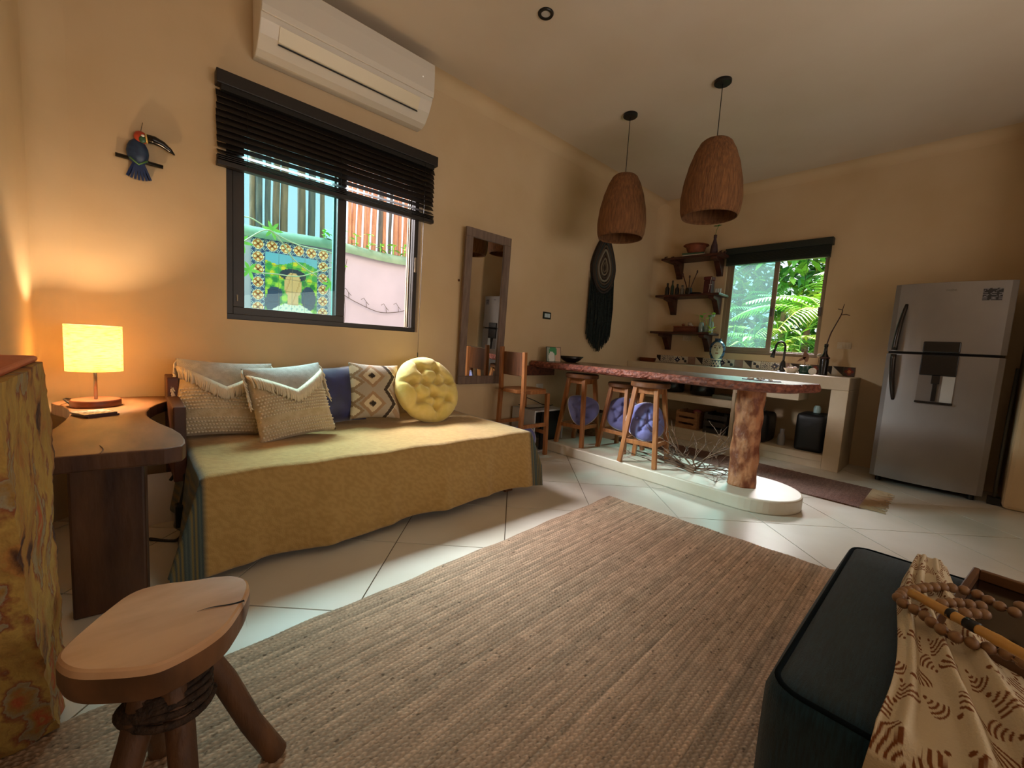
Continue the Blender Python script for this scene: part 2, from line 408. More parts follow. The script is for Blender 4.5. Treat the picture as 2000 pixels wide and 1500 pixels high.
plant('coping_seedling', (1.52, 4.66, 2.0), 'leafy shoot left of the middle window post behind tinted glass', 7, .11, .04, .1, 'shoots on the garden wall coping')
for k, (pts) in enumerate(([(.60, 4.56, 1.90), (.62, 4.40, 1.95), (.80, 4.42, 2.02), (1.0, 4.42, 1.93), (1.2, 4.4, 1.86), (1.5, 4.42, 1.85), (1.62, 4.44, 1.78)],
                           [(.60, 4.612, 1.70), (.70, 4.35, 1.75), (.92, 4.36, 1.93), (1.05, 4.38, 1.86), (1.16, 4.4, 1.72), (1.32, 4.4, 1.62), (1.5, 4.42, 1.52)],
                           [(.5, 4.612, 1.6), (.55, 4.4, 1.62), (.8, 4.42, 1.55), (1.0, 4.42, 1.56), (1.22, 4.42, 1.57), (1.42, 4.42, 1.66), (1.6, 4.42, 1.74)])):
    bm = nb(); tube(bm, catmull(pts, 6), .006, 5)
    v_ = tag(obj('bare_vine', bm, M('vine', '#9aa88a', .8)), ['thin bare vine arching over the coping outside the tinted pane', 'thin bare vine crossing the upper right of the tile mural', 'thin bare vine crossing the middle of the tile mural'][k], 'vine', 'vines outside the left window')
    for (x, z) in (((.98, 1.95),), ((1.50, 1.53), (.74, 1.79)), ((.80, 1.56), (1.58, 1.74)))[k]:
        bm = nb()
        for a in range(6): leaf(bm, (x, 4.40, z), (math.cos(a), -.2, math.sin(a)), .09, .03, up=(0, 1, 0), droop=.1)
        obj('leaf_tuft', bm, LEAF[1], v_)
# tile mural: border medallions and a plain leafy picture in plain generic shapes
mural = thing('tile_mural', 'glazed tile mural with flower border and leafy picture on the garden wall', 'mural', (1.2, 4.62, 1.5))
T = .118; MX, MZ = .85, 1.90
def border(u, v, i, j):
    x, y = u-.5, v-.5; r = math.hypot(x, y); a = math.atan2(y, x)
    if r < .07: return '#5a3020'
    if r < .30: return '#b06a38' if abs(math.sin(2*a)) > .75 and r > .09 else '#f0dcb4'
    if r < .37: return '#c88850'
    if r < .41: return '#efe4cc'
    return '#2c4a86' if (int(u*12)+int(v*12)) % 2 or abs(math.sin(5*a)) > .8 else '#a8c0c8'
def pict(X, Z):     # X 0..1, Z 0..1.3 downward
    r = math.hypot((X-.52)/.17, (Z-.62)/.27)
    if r < 1 or (abs(X-.52) < .10 and .6 < Z < 1.02): return '#d9b184' if (X+Z*.3) % .2 > .02 else '#c09468'
    if Z > .98+(abs(X-.52)**2)*1.1 and abs(X-.52) < .46: return '#dfe6e4' if math.sin(X*60)*math.sin(Z*50) < .6 else '#9fbcd0'
    if math.hypot((X-.52)/.26, (Z-.40)/.13) < 1: return '#2f3a50'
    for cx, cz, a, b in ((.18, .80, .14, .12), (.14, 1.0, .14, .22), (.83, .86, .15, .26)):
        if math.hypot((X-cx)/a, (Z-cz)/b) < 1: return '#2b3f66'
    if Z < .16+.06*math.sin(X*7): return '#6fb3d8'
    s = math.sin(X*34+Z*9)+math.sin(X*12-Z*31)
    if Z < .5: return '#d8c83e' if s > .9 else ('#3f9a58' if s < -.3 else '#79b84a')
    return '#a8d24a' if s > .5 else ('#2f8048' if s < -.5 else '#6cae48')
def ptile(parent, name, o, ux, uz, w, h, n, fn, thick, mat=GLAZE):
    """one printed ceramic tile; o top-left corner, ux across, uz down, printed fn(u,v)"""
    o, ux, uz = V(*o), V(*ux), V(*uz); nn = ux.cross(uz); g = .0012
    bm = nb(); gr = [[bm.verts.new(o+ux*(g+(w-2*g)*i/n)+uz*(g+(h-2*g)*j/n)) for j in range(n+1)] for i in range(n+1)]
    cols = []
    for i in range(n):
        for j in range(n): bm.faces.new([gr[i][j], gr[i+1][j], gr[i+1][j+1], gr[i][j+1]]); cols.append(fn((i+.5)/n, (j+.5)/n))
    edge = [gr[i][0] for i in range(n)]+[gr[n][j] for j in range(n)]+[gr[i][n] for i in range(n, 0, -1)]+[gr[0][j] for j in range(n, 0, -1)]
    bk = [bm.verts.new(v.co-nn*thick) for v in edge]
    for i in range(len(edge)): bm.faces.new([edge[i], edge[(i+1) % len(edge)], bk[(i+1) % len(edge)], bk[i]]); cols.append('#d8d2c4')
    bmesh.ops.translate(bm, verts=bm.verts, vec=-wl(parent))
    me = bpy.data.meshes.new(name); bm.to_mesh(me); bm.free(); me.materials.append(mat)
    ca = me.color_attributes.new('Col', 'FLOAT_COLOR', 'CORNER'); arr = np.ones((len(me.loops), 4), 'f')
    for p, c in zip(me.polygons, cols):
        c = lin(c)
        for li in p.loop_indices: arr[li] = c
    ca.data.foreach_set('color', arr.ravel())
    ob = bpy.data.objects.new(name, me); col.objects.link(ob); ob.parent = parent; return ob
for i in range(6):
    for j in range(7):
        bd = i in (0, 5) or j == 0
        fn = (lambda u, v, i=i, j=j: border(u, v, i, j)) if bd else (lambda u, v, i=i, j=j: pict((i-1+u)/4, (j-1+v)/4))
        ptile(mural, 'tile', (MX+i*T, 4.608, MZ-j*T), (1, 0, 0), (0, 0, -1), T, T, 15 if bd else 12, fn, -.01)
# bare twig garland wired on the white wall
bm = nb()
g_ = catmull([(1.72, 4.6, 1.46), (1.85, 4.6, 1.40), (2.1, 4.6, 1.32), (2.3, 4.6, 1.33), (2.45, 4.6, 1.37)], 6); tube(bm, g_, .004, 5)
for k in (3, 9, 15, 20):
    p = g_[k]; tube(bm, [p, p+V(-.01, -.01, .06), p+V(-.04, -.01, .10), p+V(-.07, -.01, .08)], .003, 4); tube(bm, [p+V(-.01, -.01, .06), p+V(.02, -.01, .03)], .003, 4)
tag(obj('twig_garland', bm, M('twig_dark', '#5e5a5e', .8)), 'thin curved wire garland with small hooked twigs on white garden wall', 'garland')
bm = nb(); tube(bm, catmull([(1.74, 4.6, 1.85), (1.71, 4.6, 1.6), (1.73, 4.6, 1.3), (1.71, 4.6, 1.0)], 5), .003, 4)
tag(obj('hanging_cable', bm, MC['twig_dark']), 'thin cable hanging down the white garden wall beside the window post', 'cable')
# palms and broad leaf plants behind the kitchen window
def frond(bm, base, d, L, droop, n=24, lw=.03, ll=.36, mi=0):
    base, d = V(*base), V(*d).normalized(); pts = []
    for k in range(n+1):
        t = k/n; pts.append(base+d*L*t+V(0, 0, -droop*L*t*t))
    tube(bm, pts[::3]+[pts[-1]], .007, 4, mi=mi)
    for k in range(2, n+1):
        t = (pts[k]-pts[k-1]).normalized(); s = t.cross(V(0, 0, 1)); s = s.normalized() if s.length > .05 else V(1, 0, 0)
        l = ll*math.sin(PI*(.12+.85*k/n))**.6
        for sg in (-1, 1): leaf(bm, pts[k], s*sg+t*.7+V(0, 0, .1), l, lw, droop=.35, mi=mi, n=2)
palmspots = [(7.7, 2.75, .2), (7.3, 1.35, .3), (8.2, 2.15, .0), (8.7, 1.9, .6), (9.0, 3.2, .2), (8.0, 3.5, .4), (9.5, 2.5, .6)]
for k, (x, y, z) in enumerate(palmspots):
    t = thing('palm', ['palm with arching fronds outside the left kitchen pane', 'palm nearest the right kitchen pane with drooping fronds', 'palm between the two kitchen panes', 'tall palm behind the right kitchen pane', 'far palm behind the tinted kitchen pane', 'palm at the left border of the tinted kitchen pane', 'farthest palm seen high in the right kitchen pane'][k], 'palm', (x, y, z), 'palms outside the kitchen window')
    bm = nb(); hh = random.uniform(.7, 1.4); tube(bm, [(x, y, z), (x, y, z+hh)], [.06, .045], 8); obj('trunk', bm, POLE[0], t)
    for q in range(11):
        a = 2*PI*q/11+random.uniform(-.2, .2); bm = nb()
        frond(bm, (x, y, z+hh), (math.cos(a), math.sin(a), random.uniform(.5, 1.5)), random.uniform(1.2, 1.7), random.uniform(.35, .7))
        obj('frond', bm, LEAF[random.choice((0, 1, 1, 2) if k != 1 else (0, 0, 2))], t)
for k, (x, y) in enumerate(((6.6, 1.5), (6.8, 2.2), (6.7, .9), (7.0, 2.8), (7.1, 1.8))):
    plant('ginger_plant', (x, y, .3), ['bright leafy plant low in the right kitchen pane', 'leafy plant low behind the tinted kitchen pane', 'leafy plant at the low right corner of the kitchen window', 'leafy plant at the low left corner of the kitchen window', 'leafy plant behind the kitchen window mullion'][k], 34, .42, .06, 1.15, 'leafy plants under the kitchen window', mi=2)
bm = nb()
for k in range(15000):
    y = random.uniform(-3, 8); x = random.uniform(10.2, 11.2); z = random.uniform(0, 5.2)
    leaf(bm, (x, y, z), (-.6, random.uniform(-1, 1), random.uniform(-.6, .8)), random.uniform(.3, .55), .13, droop=.2, mi=random.choice((0, 1, 1, 1, 2, 3)), n=2)
tag(obj('hedge', bm, LEAF), 'dense green foliage filling the view beyond the palms', 'hedge', kind='stuff')

# =================================================================== BIG FURNITURE
# ---- jute rug
def rug():
    A, B, C, D = V(-.42, 1.45, 0), V(2.51, 1.61, 0), V(2.66, -.42, 0), V(-.42, -.45, 0)
    nx, ny = 780, 600
    u = np.linspace(0, 1, nx+1)[:, None]; v = np.linspace(0, 1, ny+1)[None, :]
    P = [(1-u)*(1-v)*A[i]+u*(1-v)*B[i]+u*v*C[i]+(1-u)*v*D[i] for i in range(2)]
    s = u*2.94+0*v; w = v*1.98+0*u
    row = w/.0155+.10*np.sin(s*1.7); fr = row-np.floor(row); ridx = np.floor(row)
    ph = s/.0165+np.abs(fr-.5)*1.3+ridx*.37+.6*np.sin(s*6+ridx)
    h = .0052*np.sin(PI*fr)**.6*(.62+.38*np.sin(2*PI*ph))+rng.rand(nx+1, ny+1)*.0011
    edge = np.minimum(np.minimum(u, 1-u)*2.94, np.minimum(v, 1-v)*1.98); ed = np.clip(edge/.012, 0, 1)
    z = .003+(h+.0055)*np.sqrt(ed)
    wob = (.005*np.sin(s*9)+.003*np.sin(s*23))*np.exp(-np.minimum(w, 1.98-w)/.04)
    co = np.stack([P[0]+.004*np.sin(w*31), P[1]+wob, z], -1).reshape(-1, 3)
    idx = np.arange((nx+1)*(ny+1)).reshape(nx+1, ny+1)
    f = np.stack([idx[:-1, :-1], idx[1:, :-1], idx[1:, 1:], idx[:-1, 1:]], -1).reshape(-1, 4)
    me = bpy.data.meshes.new('jute_rug'); me.vertices.add(len(co)); me.vertices.foreach_set('co', co.ravel())
    me.loops.add(f.size); me.loops.foreach_set('vertex_index', f.ravel().astype('i')); me.polygons.add(len(f))
    me.polygons.foreach_set('loop_start', np.arange(0, f.size, 4)); me.update(); me.validate()
    me.polygons.foreach_set('use_smooth', [True]*len(f))
    rowtone = rng.rand(400)*.20+.86; rt = rowtone[np.clip(ridx.astype(int), 0, 399)]
    seg = rng.rand(400, 60)*.28+.86; sg = seg[np.clip(ridx.astype(int), 0, 399), np.clip((s*17).astype(int) % 60, 0, 59)]
    fl = np.where(rng.rand(nx+1, ny+1) > .985, .45, 1); fk = rng.rand((nx+3)//3, (ny+2)//2) > .994; fl = fl*np.where(np.kron(fk, np.ones((3, 2)))[:nx+1, :ny+1] > 0, .42, 1); mx = rng.rand(nx+1, ny+1)*.3+.85
    t = (rt*sg*fl*mx*np.clip(.50+.62*(h/.006), .3, 1.15))[..., None]  # low gaps between braids darkened in the colour, painting in their shade
    base = np.array(lin('#d2b296')[:3]); alt = np.array(lin('#b8a088')[:3]); mixr = rng.rand(400)[np.clip(ridx.astype(int), 0, 399)][..., None]
    c = (base*mixr+alt*(1-mixr))*t
    c = np.concatenate([c, np.ones(c.shape[:2]+(1,))], -1).reshape(-1, 4).astype('f')
    ca = me.color_attributes.new('Col', 'FLOAT_COLOR', 'POINT'); ca.data.foreach_set('color', c.ravel())
    me.materials.append(M('jute', '#ffffff', .9, attr=True, spec=.1))
    o = bpy.data.objects.new('jute_rug', me); col.objects.link(o)
    tag(o, 'large braided natural jute rug on the tiled floor', 'rug')
rug()
# ---- daybed
bed = thing('daybed', 'low wooden daybed under the left window, covered by a mustard spread', 'bed', (1.15, 2.5, 0))
bm = nb(); box(bm, .24, 2.04, 2.06, 3.02, .18, .24); obj('base_board', bm, OAKD, bed, bev=.005)
bm = nb(); box(bm, .26, 2.02, 2.07, 3.0, .241, .415); obj('mattress', bm, M('mattress_cloth', '#b9ae98', .9), bed, bev=.03)
for x in (.27, 1.97):
    for y in (2.12, 2.96):
        bm = nb(); box(bm, x-.035, x+.035, y-.035, y+.035, 0, .18); obj('leg', bm, OAKD, bed, bev=.004)
bm = nb(); box(bm, .14, .19, 2.84, 3.04, 0, .76); box(bm, .14, .19, 2.45, 2.84, .30, .66)
obj('headboard', bm, M('headboard_wood', '#5d2f18', .5, '#3f2012', 4), bed, bev=.006)
def cloth(u, v):
    # a along length x, b from wall to front and down
    a0, a1, b0, b1, top = .215, 2.075, 2.98, 2.035, .437
    a = -.22+u*(1.86+.22+.16); b = v*(.945+.40)
    da = max(0, -a); db2 = max(0, a-1.86); dd = max(0, b-.945)
    da2 = max(da, db2)
    x = a0+min(max(a, 0), 1.86); y = b0-min(b, .945); z = top
    nz = .004*math.sin(x*7+y*4)*math.sin(y*6)+.003*math.sin(x*17-y*9)
    z += nz-.012*math.exp(-((x-1.1)/.7)**2)*math.exp(-((y-2.6)/.3)**2)
    if dd > 0:
        fold = .020*math.sin(x*9.5+.6)*(dd/.4)+.014*max(0, math.sin(x*19+1))**3*(dd/.4)
        y -= .012+.10*dd+fold; z -= dd*(.97+.035*math.sin(x*2.4+.3)+.006*math.sin(x*9))
    if da2 > 0:
        s = -1 if da > 0 else 1
        hang = da2*(1.62 if da > 0 else 1.5)
        x += s*(.012+.22*da2+.012*math.sin(y*26)*da2/.2); 
        if dd > 0:     # corner: the spread hangs in a fold that points outwards
            y -= .10*min(da2, dd); x += s*.22*min(da2, dd)
            z = min(z, top-hang)-.05*min(da2, dd)
        else: z -= hang
    else:
        rr = min(b, .945)
    z = max(z, .008)
    return V(x, y, z)
bm = nb(); NU, NV = 170, 110; gg = grid(bm, NU, NV, cloth)
bmesh.ops.translate(bm, verts=bm.verts, vec=(0, 0, 0))
me = bpy.data.meshes.new('bedspread'); bm.to_mesh(me); bm.free(); me.polygons.foreach_set('use_smooth', [True]*len(me.polygons))
ca = me.color_attributes.new('Col', 'FLOAT_COLOR', 'POINT'); arr = []
for i in range(NU+1):
    a = -.22+i/NU*2.24
    for j in range(NV+1):
        b = j/NV*1.345; e = max(-a, a-1.86)
        if e > .0:
            q = (e*100) % 3.0
            c = '#3b4a4c' if q < 1.2 else ('#7d6c40' if q < 2.1 else '#545f58')
        else:
            c = '#ba975c' if rng.rand() > .5 else '#af8c52'
        arr.append(lin(c))
ca.data.foreach_set('color', np.array(arr, 'f').ravel()); me.materials.append(M('spread_cloth', '#ffffff', .95, attr=True, bump=.5, bscale=260, spec=.1, sheen=.3))
spread = bpy.data.objects.new('bedspread', me); col.objects.link(spread)
md = spread.modifiers.new('solid', 'SOLIDIFY'); md.thickness = .005; md.offset = -1
tag(spread, 'mustard woven bedspread with blue striped ends draped over the daybed', 'bedspread')

# ---- cushions
def place(o, c, tilt, rz, roll=0):
    o.location = c; o.rotation_euler = (Matrix.Rotation(rz, 3, 'Z') @ Matrix.Rotation(tilt, 3, 'X') @ Matrix.Rotation(roll, 3, 'Z')).to_euler()
def pshape(w, h, d, pinch=.06):
    """pillow lying in local XY, bulging along Z"""
    def f(u, v, s):
        x, y = 2*u-1, 2*v-1
        k = (max(0, 1-abs(x)**2.6)**.55)*(max(0, 1-abs(y)**2.6)**.55)
        px = x*w/2*(1-pinch*(1-abs(y)**2)*abs(x)); py = y*h/2*(1-pinch*(1-abs(x)**2)*abs(y))
        return V(px, py, s*d/2*k)
    return f
def pillow(bm, w, h, d, n=26, mi=0, wob=0):
    f = pshape(w, h, d)
    for s in (1, -1): grid(bm, n, n, lambda u, v: f(u, v, s)+V(0, 0, s*wob*math.sin(u*9)*math.sin(v*7+2)), mi)
    bmesh.ops.remove_doubles(bm, verts=bm.verts, dist=.0008)
CREAM = M('cream_wool', '#d4c3a4', .95, '#c2ae8a', 30, bump=.5, bscale=160, spec=.1, sheen=.3)
FLAP = M('pale_flap_cloth', '#c3bfb8', .95, '#b4afa6', 40, bump=.5, bscale=220, spec=.1, sheen=.3)
FRINGE = M('fringe_wool', '#e0d2b8', .95, spec=.1, sheen=.3)
def fringed(loc, tilt, rz, label, seed, w=.44, roll=0):
    random.seed(seed); h = .44; d = .18
    t = thing('fringed_cushion', label, 'cushion', (0, 0, 0), 'fringed boho cushions on the daybed'); f = pshape(w, h, d)
    bm = nb(); pillow(bm, w, h, d, 28); obj('cover', bm, CREAM, t, smooth=True, local=True)
    # knotted rows of small wool nubs on the lower half
    bm = nb()
    for r in range(14):
        v = .03+r*.042
        if 5 <= r <= 6: continue
        m = 30
        for k in range(m):
            u = (k+.5+(r % 2)*.5)/m
            if u > .98 or u < .02: continue
            p = f(u, v, 1); ball(bm, p+V(0, 0, .002), .0065, 6, (1.1, .85, .9))
    obj('wool_nubs', bm, FRINGE, t, smooth=True, kind='stuff', local=True)
    # triangular flap
    bm = nb()
    def fl(u, v):
        e = .56+.30*abs(2*u-1)**1.1; vv = 1-v*(1-e)
        return f(u*.99+.005, vv, 1)+V(0, 0, .009)
    grid(bm, 24, 10, fl); obj('flap', bm, FLAP, t, smooth=True, local=True)
    bm = nb()
    for k in range(250):
        u = (k+random.random())/250; e = .56+.30*abs(2*u-1)**1.1; p = f(min(.99, u), e, 1)+V(0, 0, .014)
        L = random.uniform(.06, .10); dx = random.uniform(-.018, .018)-.02*(2*u-1)
        q1 = f(min(.985, max(.015, u)), max(.02, e-.10), 1)+V(dx, 0, .02)
        tube(bm, [p+V(0, .012, 0), p+V(dx*.3, -.012, .012), p*.35+q1*.65+V(0, 0, .008), q1+V(0, -L*.2, 0)], [.0045, .0042, .004, .003], 5)
    for s in (-1, 1):
        for k in range(26):
            p = V(s*w*.485, h*(.5-.018*k)-.01, 0); L = random.uniform(.035, .06)
            tube(bm, [p, p+V(s*.012, -L*.5, .012), p+V(s*random.uniform(.0, .02), -L, .02)], [.0045, .004, .003], 5)
    obj('fringe', bm, FRINGE, t, smooth=True, kind='stuff', local=True)
    place(t, loc, tilt, rz, roll); return t
fringed((.395, 2.82, .642), rad(68), rad(-4), 'cream fringed cushion at the left end, partly behind the other fringed one', 3, .46, rad(-3))
fringed((.69, 2.63, .638), rad(66), rad(8), 'cream fringed cushion in front, second from the left end of the daybed', 11, .435, rad(5))
random.seed(21)
bm = nb(); pillow(bm, .38, .40, .16, 30, wob=.006)
vc = tag(obj('velvet_cushion', bm, M('blue_velvet', '#0e1340', .5, '#161e66', 9, bump=.3, bscale=8, sheen=1.0), smooth=True), 'dark royal blue velvet cushion between the fringed and patterned cushions', 'cushion')
place(vc, (1.02, 2.87, .63), rad(72), rad(2), rad(4))
def geo(c, n):
    x, y = c.x/.38+.5, c.y/.39+.5
    if n.z < -.2: return '#b5ab9c'
    # diamonds on the left, black zigzag on the right
    zz = abs(((y*2.0) % 1)-.5)*2
    band = x-.60-.17*(1-zz)
    if 0 < band < .075: return '#4a4038'
    if .075 <= band < .10: return '#d8ccb4'
    if band >= .1: return '#b39a80' if ((x+y*1.0)*4) % 1 > .5 else '#c3b6a2'
    d = abs(x-.40)*2.1+abs(((y*2) % 1)-.5)*1.15
    if d < .13: return '#3c342e'
    if d < .17 and x < .40: return '#8a7660'
    if d < .36: return '#d6c6a8'
    if d < .52: return '#a88a6c'
    k = (abs(x-.08)*3+abs(((y*4) % 1)-.5))
    return '#dcd0b4' if k < .34 else ('#9c8468' if k < .55 else '#b0a494')
bm = nb(); pillow(bm, .36, .40, .14, 64)
gc = obj('geometric_cushion', bm, COLF, smooth=True); paint(gc.data, geo); place(gc, (1.275, 2.80, .655), rad(72), rad(-3), rad(-3))
tag(gc, 'square cushion with grey, tan and black diamond and zigzag pattern', 'cushion')
def tufted(name, R, D, spots, mat, seams=True, n=44, puff=.9):
    """round tufted cushion lying in XY, front +Z"""
    bm = nb()
    segs = []
    for i, (a, b) in enumerate(spots):
        ds = sorted(((math.hypot(a-c, b-d), j) for j, (c, d) in enumerate(spots) if j != i))[:2]
        for _, j in ds: segs.append((spots[i], spots[j]))
        r = math.hypot(a, b)
        if r > .5: segs.append((spots[i], (a/r, b/r)))
    def dseg(x, y, s):
        (a, b), (c, d) = s; vx, vy = c-a, d-b; t = max(0, min(1, ((x-a)*vx+(y-b)*vy)/(vx*vx+vy*vy+1e-9)))
        return math.hypot(x-a-t*vx, y-b-t*vy)
    def H(x, y):
        r = math.hypot(x, y); e = max(0, 1-r**4)**.5
        t = min(math.hypot(x-a, y-b) for a, b in spots); s = min(dseg(x, y, q) for q in segs)
        return D/2*e*(1-.78*math.exp(-(t/.10)**2)-.30*math.exp(-(s/.055)**2)*puff)
    for sg in (1, -1):
        def f(u, v):
            a = 2*PI*u; r = math.sin(v*PI/2); x, y = r*math.cos(a), r*math.sin(a)
            sc_ = 1-.008*math.cos(7*a)*r**6
            return V(x*R*sc_, y*R*sc_, sg*H(x, y))
        grid(bm, n*2, n//2, f, wrap=True)
    bmesh.ops.remove_doubles(bm, verts=bm.verts, dist=.0006)
    return bm
YSP = [(.60*math.cos(a), .60*math.sin(a)) for a in [2*PI*k/7+.2 for k in range(7)]]+[(.24*math.cos(a), .24*math.sin(a)) for a in [2*PI*k/3+.5 for k in range(3)]]
bm = tufted('round_cushion', .262, .18, YSP, None, n=60)
rc = tag(obj('round_cushion', bm, M('yellow_cotton', '#ecd68a', .9, '#e0c970', 12, bump=.25, bscale=40, sheen=.3, spec=.1), smooth=True), 'round yellow tufted cushion leaning at the right end of the daybed', 'cushion')
place(rc, (1.655, 2.72, .665), rad(62), rad(2))

# ---- side table with lamp
tb = thing('side_table', 'hourglass shaped wooden side table against the wall, left of the daybed', 'table', (-.05, 2.4, 0))
tp = [(-.21, 3.085), (-.285, 2.99), (-.285, 2.93), (-.225, 2.80), (-.195, 2.60), (-.205, 2.38), (-.235, 2.12), (-.255, 1.90), (-.24, 1.80), (-.05, 1.785), (.12, 1.765), (.145, 1.85), (.135, 2.05), (.07, 2.30), (.045, 2.50), (.075, 2.72), (.155, 2.90), (.20, 3.0), (.20, 3.08)]
bm = nb(); prism(bm, smoothpoly(tp, 1), .575, .63, 1, 0); obj('tabletop', bm, [TABLE, TABLEDK], tb, bev=.006)
bm = nb(); prism(bm, [(-.165, 1.98), (.03, 1.96), (.04, 2.06), (-.155, 2.08)], 0, .576); obj('leg', bm, TABLEDK, tb, bev=.008)
bm = nb(); prism(bm, [(-.20, 2.80), (.04, 2.80), (.04, 2.88), (-.20, 2.88)], 0, .576); obj('leg', bm, TABLEDK, tb, bev=.008)
bm = nb(); tube(bm, catmull([(-.075, 1.788, .631), (-.07, 1.84, .6315), (-.08, 1.90, .6315)], 4), .0012, 4); obj('crack', bm, TABLEDK, tb)
LX, LY = -.125, 2.80
lamp = thing('table_lamp', 'lit table lamp with beige linen drum shade and wooden disc base', 'lamp', (LX, LY, .63))
bm = nb(); lathe(bm, (LX, LY, .63), [(0, 0), (.088, .0), (.09, .004), (.09, .028), (.086, .033), (0, .033)], 32); obj('base', bm, M('lamp_base_wood', '#8a4a2a', .45, '#6d361c', 12), lamp, angle=40)
bm = nb(); tube(bm, [(LX, LY, .66), (LX, LY, .92)], .007, 10); obj('pole', bm, M('brushed_steel', '#9a948a', .3, metal=1), lamp, smooth=True)
shade = M('linen_shade', '#e8d8b0', .9, spec=.1)
nt = shade.node_tree; b_ = nt.nodes['Principled BSDF']; N = nt.nodes; L_ = nt.links
tcc = N.new('ShaderNodeTexCoord'); mpp = N.new('ShaderNodeMapping'); mpp.inputs['Scale'].default_value = (30, 30, 240); wv = N.new('ShaderNodeTexNoise'); wv.inputs['Scale'].default_value = 1
L_.new(tcc.outputs['Object'], mpp.inputs[0]); L_.new(mpp.outputs[0], wv.inputs['Vector'])
rr_ = N.new('ShaderNodeValToRGB'); rr_.color_ramp.elements[0].position = .3; rr_.color_ramp.elements[0].color = lin('#c9ab70'); rr_.color_ramp.elements[1].position = .6; rr_.color_ramp.elements[1].color = lin('#f6e6bc')
L_.new(wv.outputs['Fac'], rr_.inputs[0])
tr = N.new('ShaderNodeBsdfTranslucent'); df = N.new('ShaderNodeBsdfDiffuse'); mxs = N.new('ShaderNodeMixShader'); mxs.inputs[0].default_value = .68
L_.new(rr_.outputs[0], tr.inputs[0]); L_.new(rr_.outputs[0], df.inputs[0]); L_.new(df.outputs[0], mxs.inputs[1]); L_.new(tr.outputs[0], mxs.inputs[2]); L_.new(mxs.outputs[0], N['Material Output'].inputs[0])
bm = nb(); lathe(bm, (LX, LY, 0), [(.098, .800), (.100, .800), (.100, 1.015), (.098, 1.015), (.098, .800)], 48); obj('lamp_shade', bm, shade, lamp, smooth=False)
bm = nb(); tube(bm, [(LX-.097, LY, .812), (LX+.097, LY, .812)], .0015, 5); tube(bm, [(LX, LY-.097, .812), (LX, LY+.097, .812)], .0015, 5); obj('shade_spider', bm, BLACK, lamp)
bm = nb(); ball(bm, (LX, LY, .905), .030, 14); obj('bulb', bm, emis('bulb_glow', '#ffdcb0', 600), lamp, smooth=True)
bm = nb(); tube(bm, catmull([(LX-.09, LY+.02, .642), (LX-.11, LY+.05, .66), (LX-.10, LY+.12, .645), (LX-.09, LY+.2, .636), (LX-.12, 3.06, .634)], 6), .004, 6); obj('cord', bm, BLACK, lamp, smooth=True)
for k, (cx, cy, z, a, lb) in enumerate(((-.115, 2.52, .630, .10, 'lower wooden coaster on the side table'), (-.12, 2.525, .6375, .02, 'printed tile coaster on top, in front of the lamp'))):
    m_ = Matrix.Translation((cx, cy, z)) @ Matrix.Rotation(a+PI/4*.55, 4, 'Z'); bm = nb(); box(bm, -.055, .055, -.055, .055, 0, .0072, mat=m_)
    if k: 
        g4 = nb(); bm.free(); bm = g4
        grid(bm, 14, 14, lambda u, v: m_ @ V(-.055+.11*u, -.055+.11*v, .0072)); box(bm, -.055, .055, -.055, .055, 0, .0071, mat=m_)
    o = obj('coaster', bm, COL if k else M('coaster_wood', '#4c2a20', .5), bev=0)
    if k: paint(o.data, lambda c, n: '#c8beb4' if n.z > .5 and (math.sin(c.x*160)*math.sin(c.y*160) < .3) else ('#6a5c58' if n.z > .5 else '#52302a'))
    tag(o, lb, 'coaster', 'coasters on the side table')
# paper, power brick and cables under the table
bm = nb(); m_ = Matrix.Translation((.12, 2.75, 0)) @ Matrix.Rotation(rad(75), 4, 'X'); box(bm, -.10, .05, 0, .26, 0, .002, mat=m_)
tag(obj('paper_sheet', bm, M('white_paper', '#e2d8d0', .8)), 'white paper sheet standing behind the side table legs', 'paper')
bm = nb(); tube(bm, catmull([(.13, 2.50, .30), (.17, 2.48, .36), (.18, 2.44, .30), (.16, 2.42, .18), (.18, 2.40, .14), (.15, 2.46, .012), (.05, 2.55, .008)], 6), .008, 6)
cb = tag(obj('power_cable', bm, BLACK, smooth=True), 'dark tangled power cable hanging between side table and daybed', 'cable')
bm = nb(); box(bm, .14, .19, 2.40, 2.46, .09, .20); obj('plug', bm, BLACK, cb, bev=.008)

# ---- sofa end with mottled draped cover at the left edge
def sofabox():
    def f(u, v):
        # u around the four sides starting rear-left, v 0 bottom..1 top
        z = .012+.925*v
        yf = 1.43-(.47)*v; xr = -.15
        c = [(-.298, 1.53), (xr, 1.53-.02*v), (xr-.005, yf), (-.285, yf-.02)]
        s = u*4; k = int(min(3, s)); t = s-k; a, b = c[k], c[(k+1) % 4]
        x, y = a[0]+(b[0]-a[0])*t, a[1]+(b[1]-a[1])*t
        nx = .010*mnoise.noise(V(x*6, y*6, z*5))+.006*mnoise.noise(V(x*22, y*22, z*14))+.003*mnoise.noise(V(x*60, y*60, z*50))
        return V(x+nx, y+.6*nx, z+(.008*math.sin(x*50+y*20) if v < .05 else 0))
    bm = nb(); g = grid(bm, 120, 90, f, wrap=True)
    bm.faces.new([g[i][90] for i in range(120)]); bm.faces.new([g[i][0] for i in range(119, -1, -1)])
    return bm
SOFA = M('mottled_cover', '#b07a3c', .85, '#8a4a2c', 9, (1, 1, .45), bump=1.0, bscale=40, lo=.42, hi=.56, detail=8)
nt = SOFA.node_tree; N = nt.nodes; L_ = nt.links; r0 = [n for n in N if n.type == 'VALTORGB'][0]
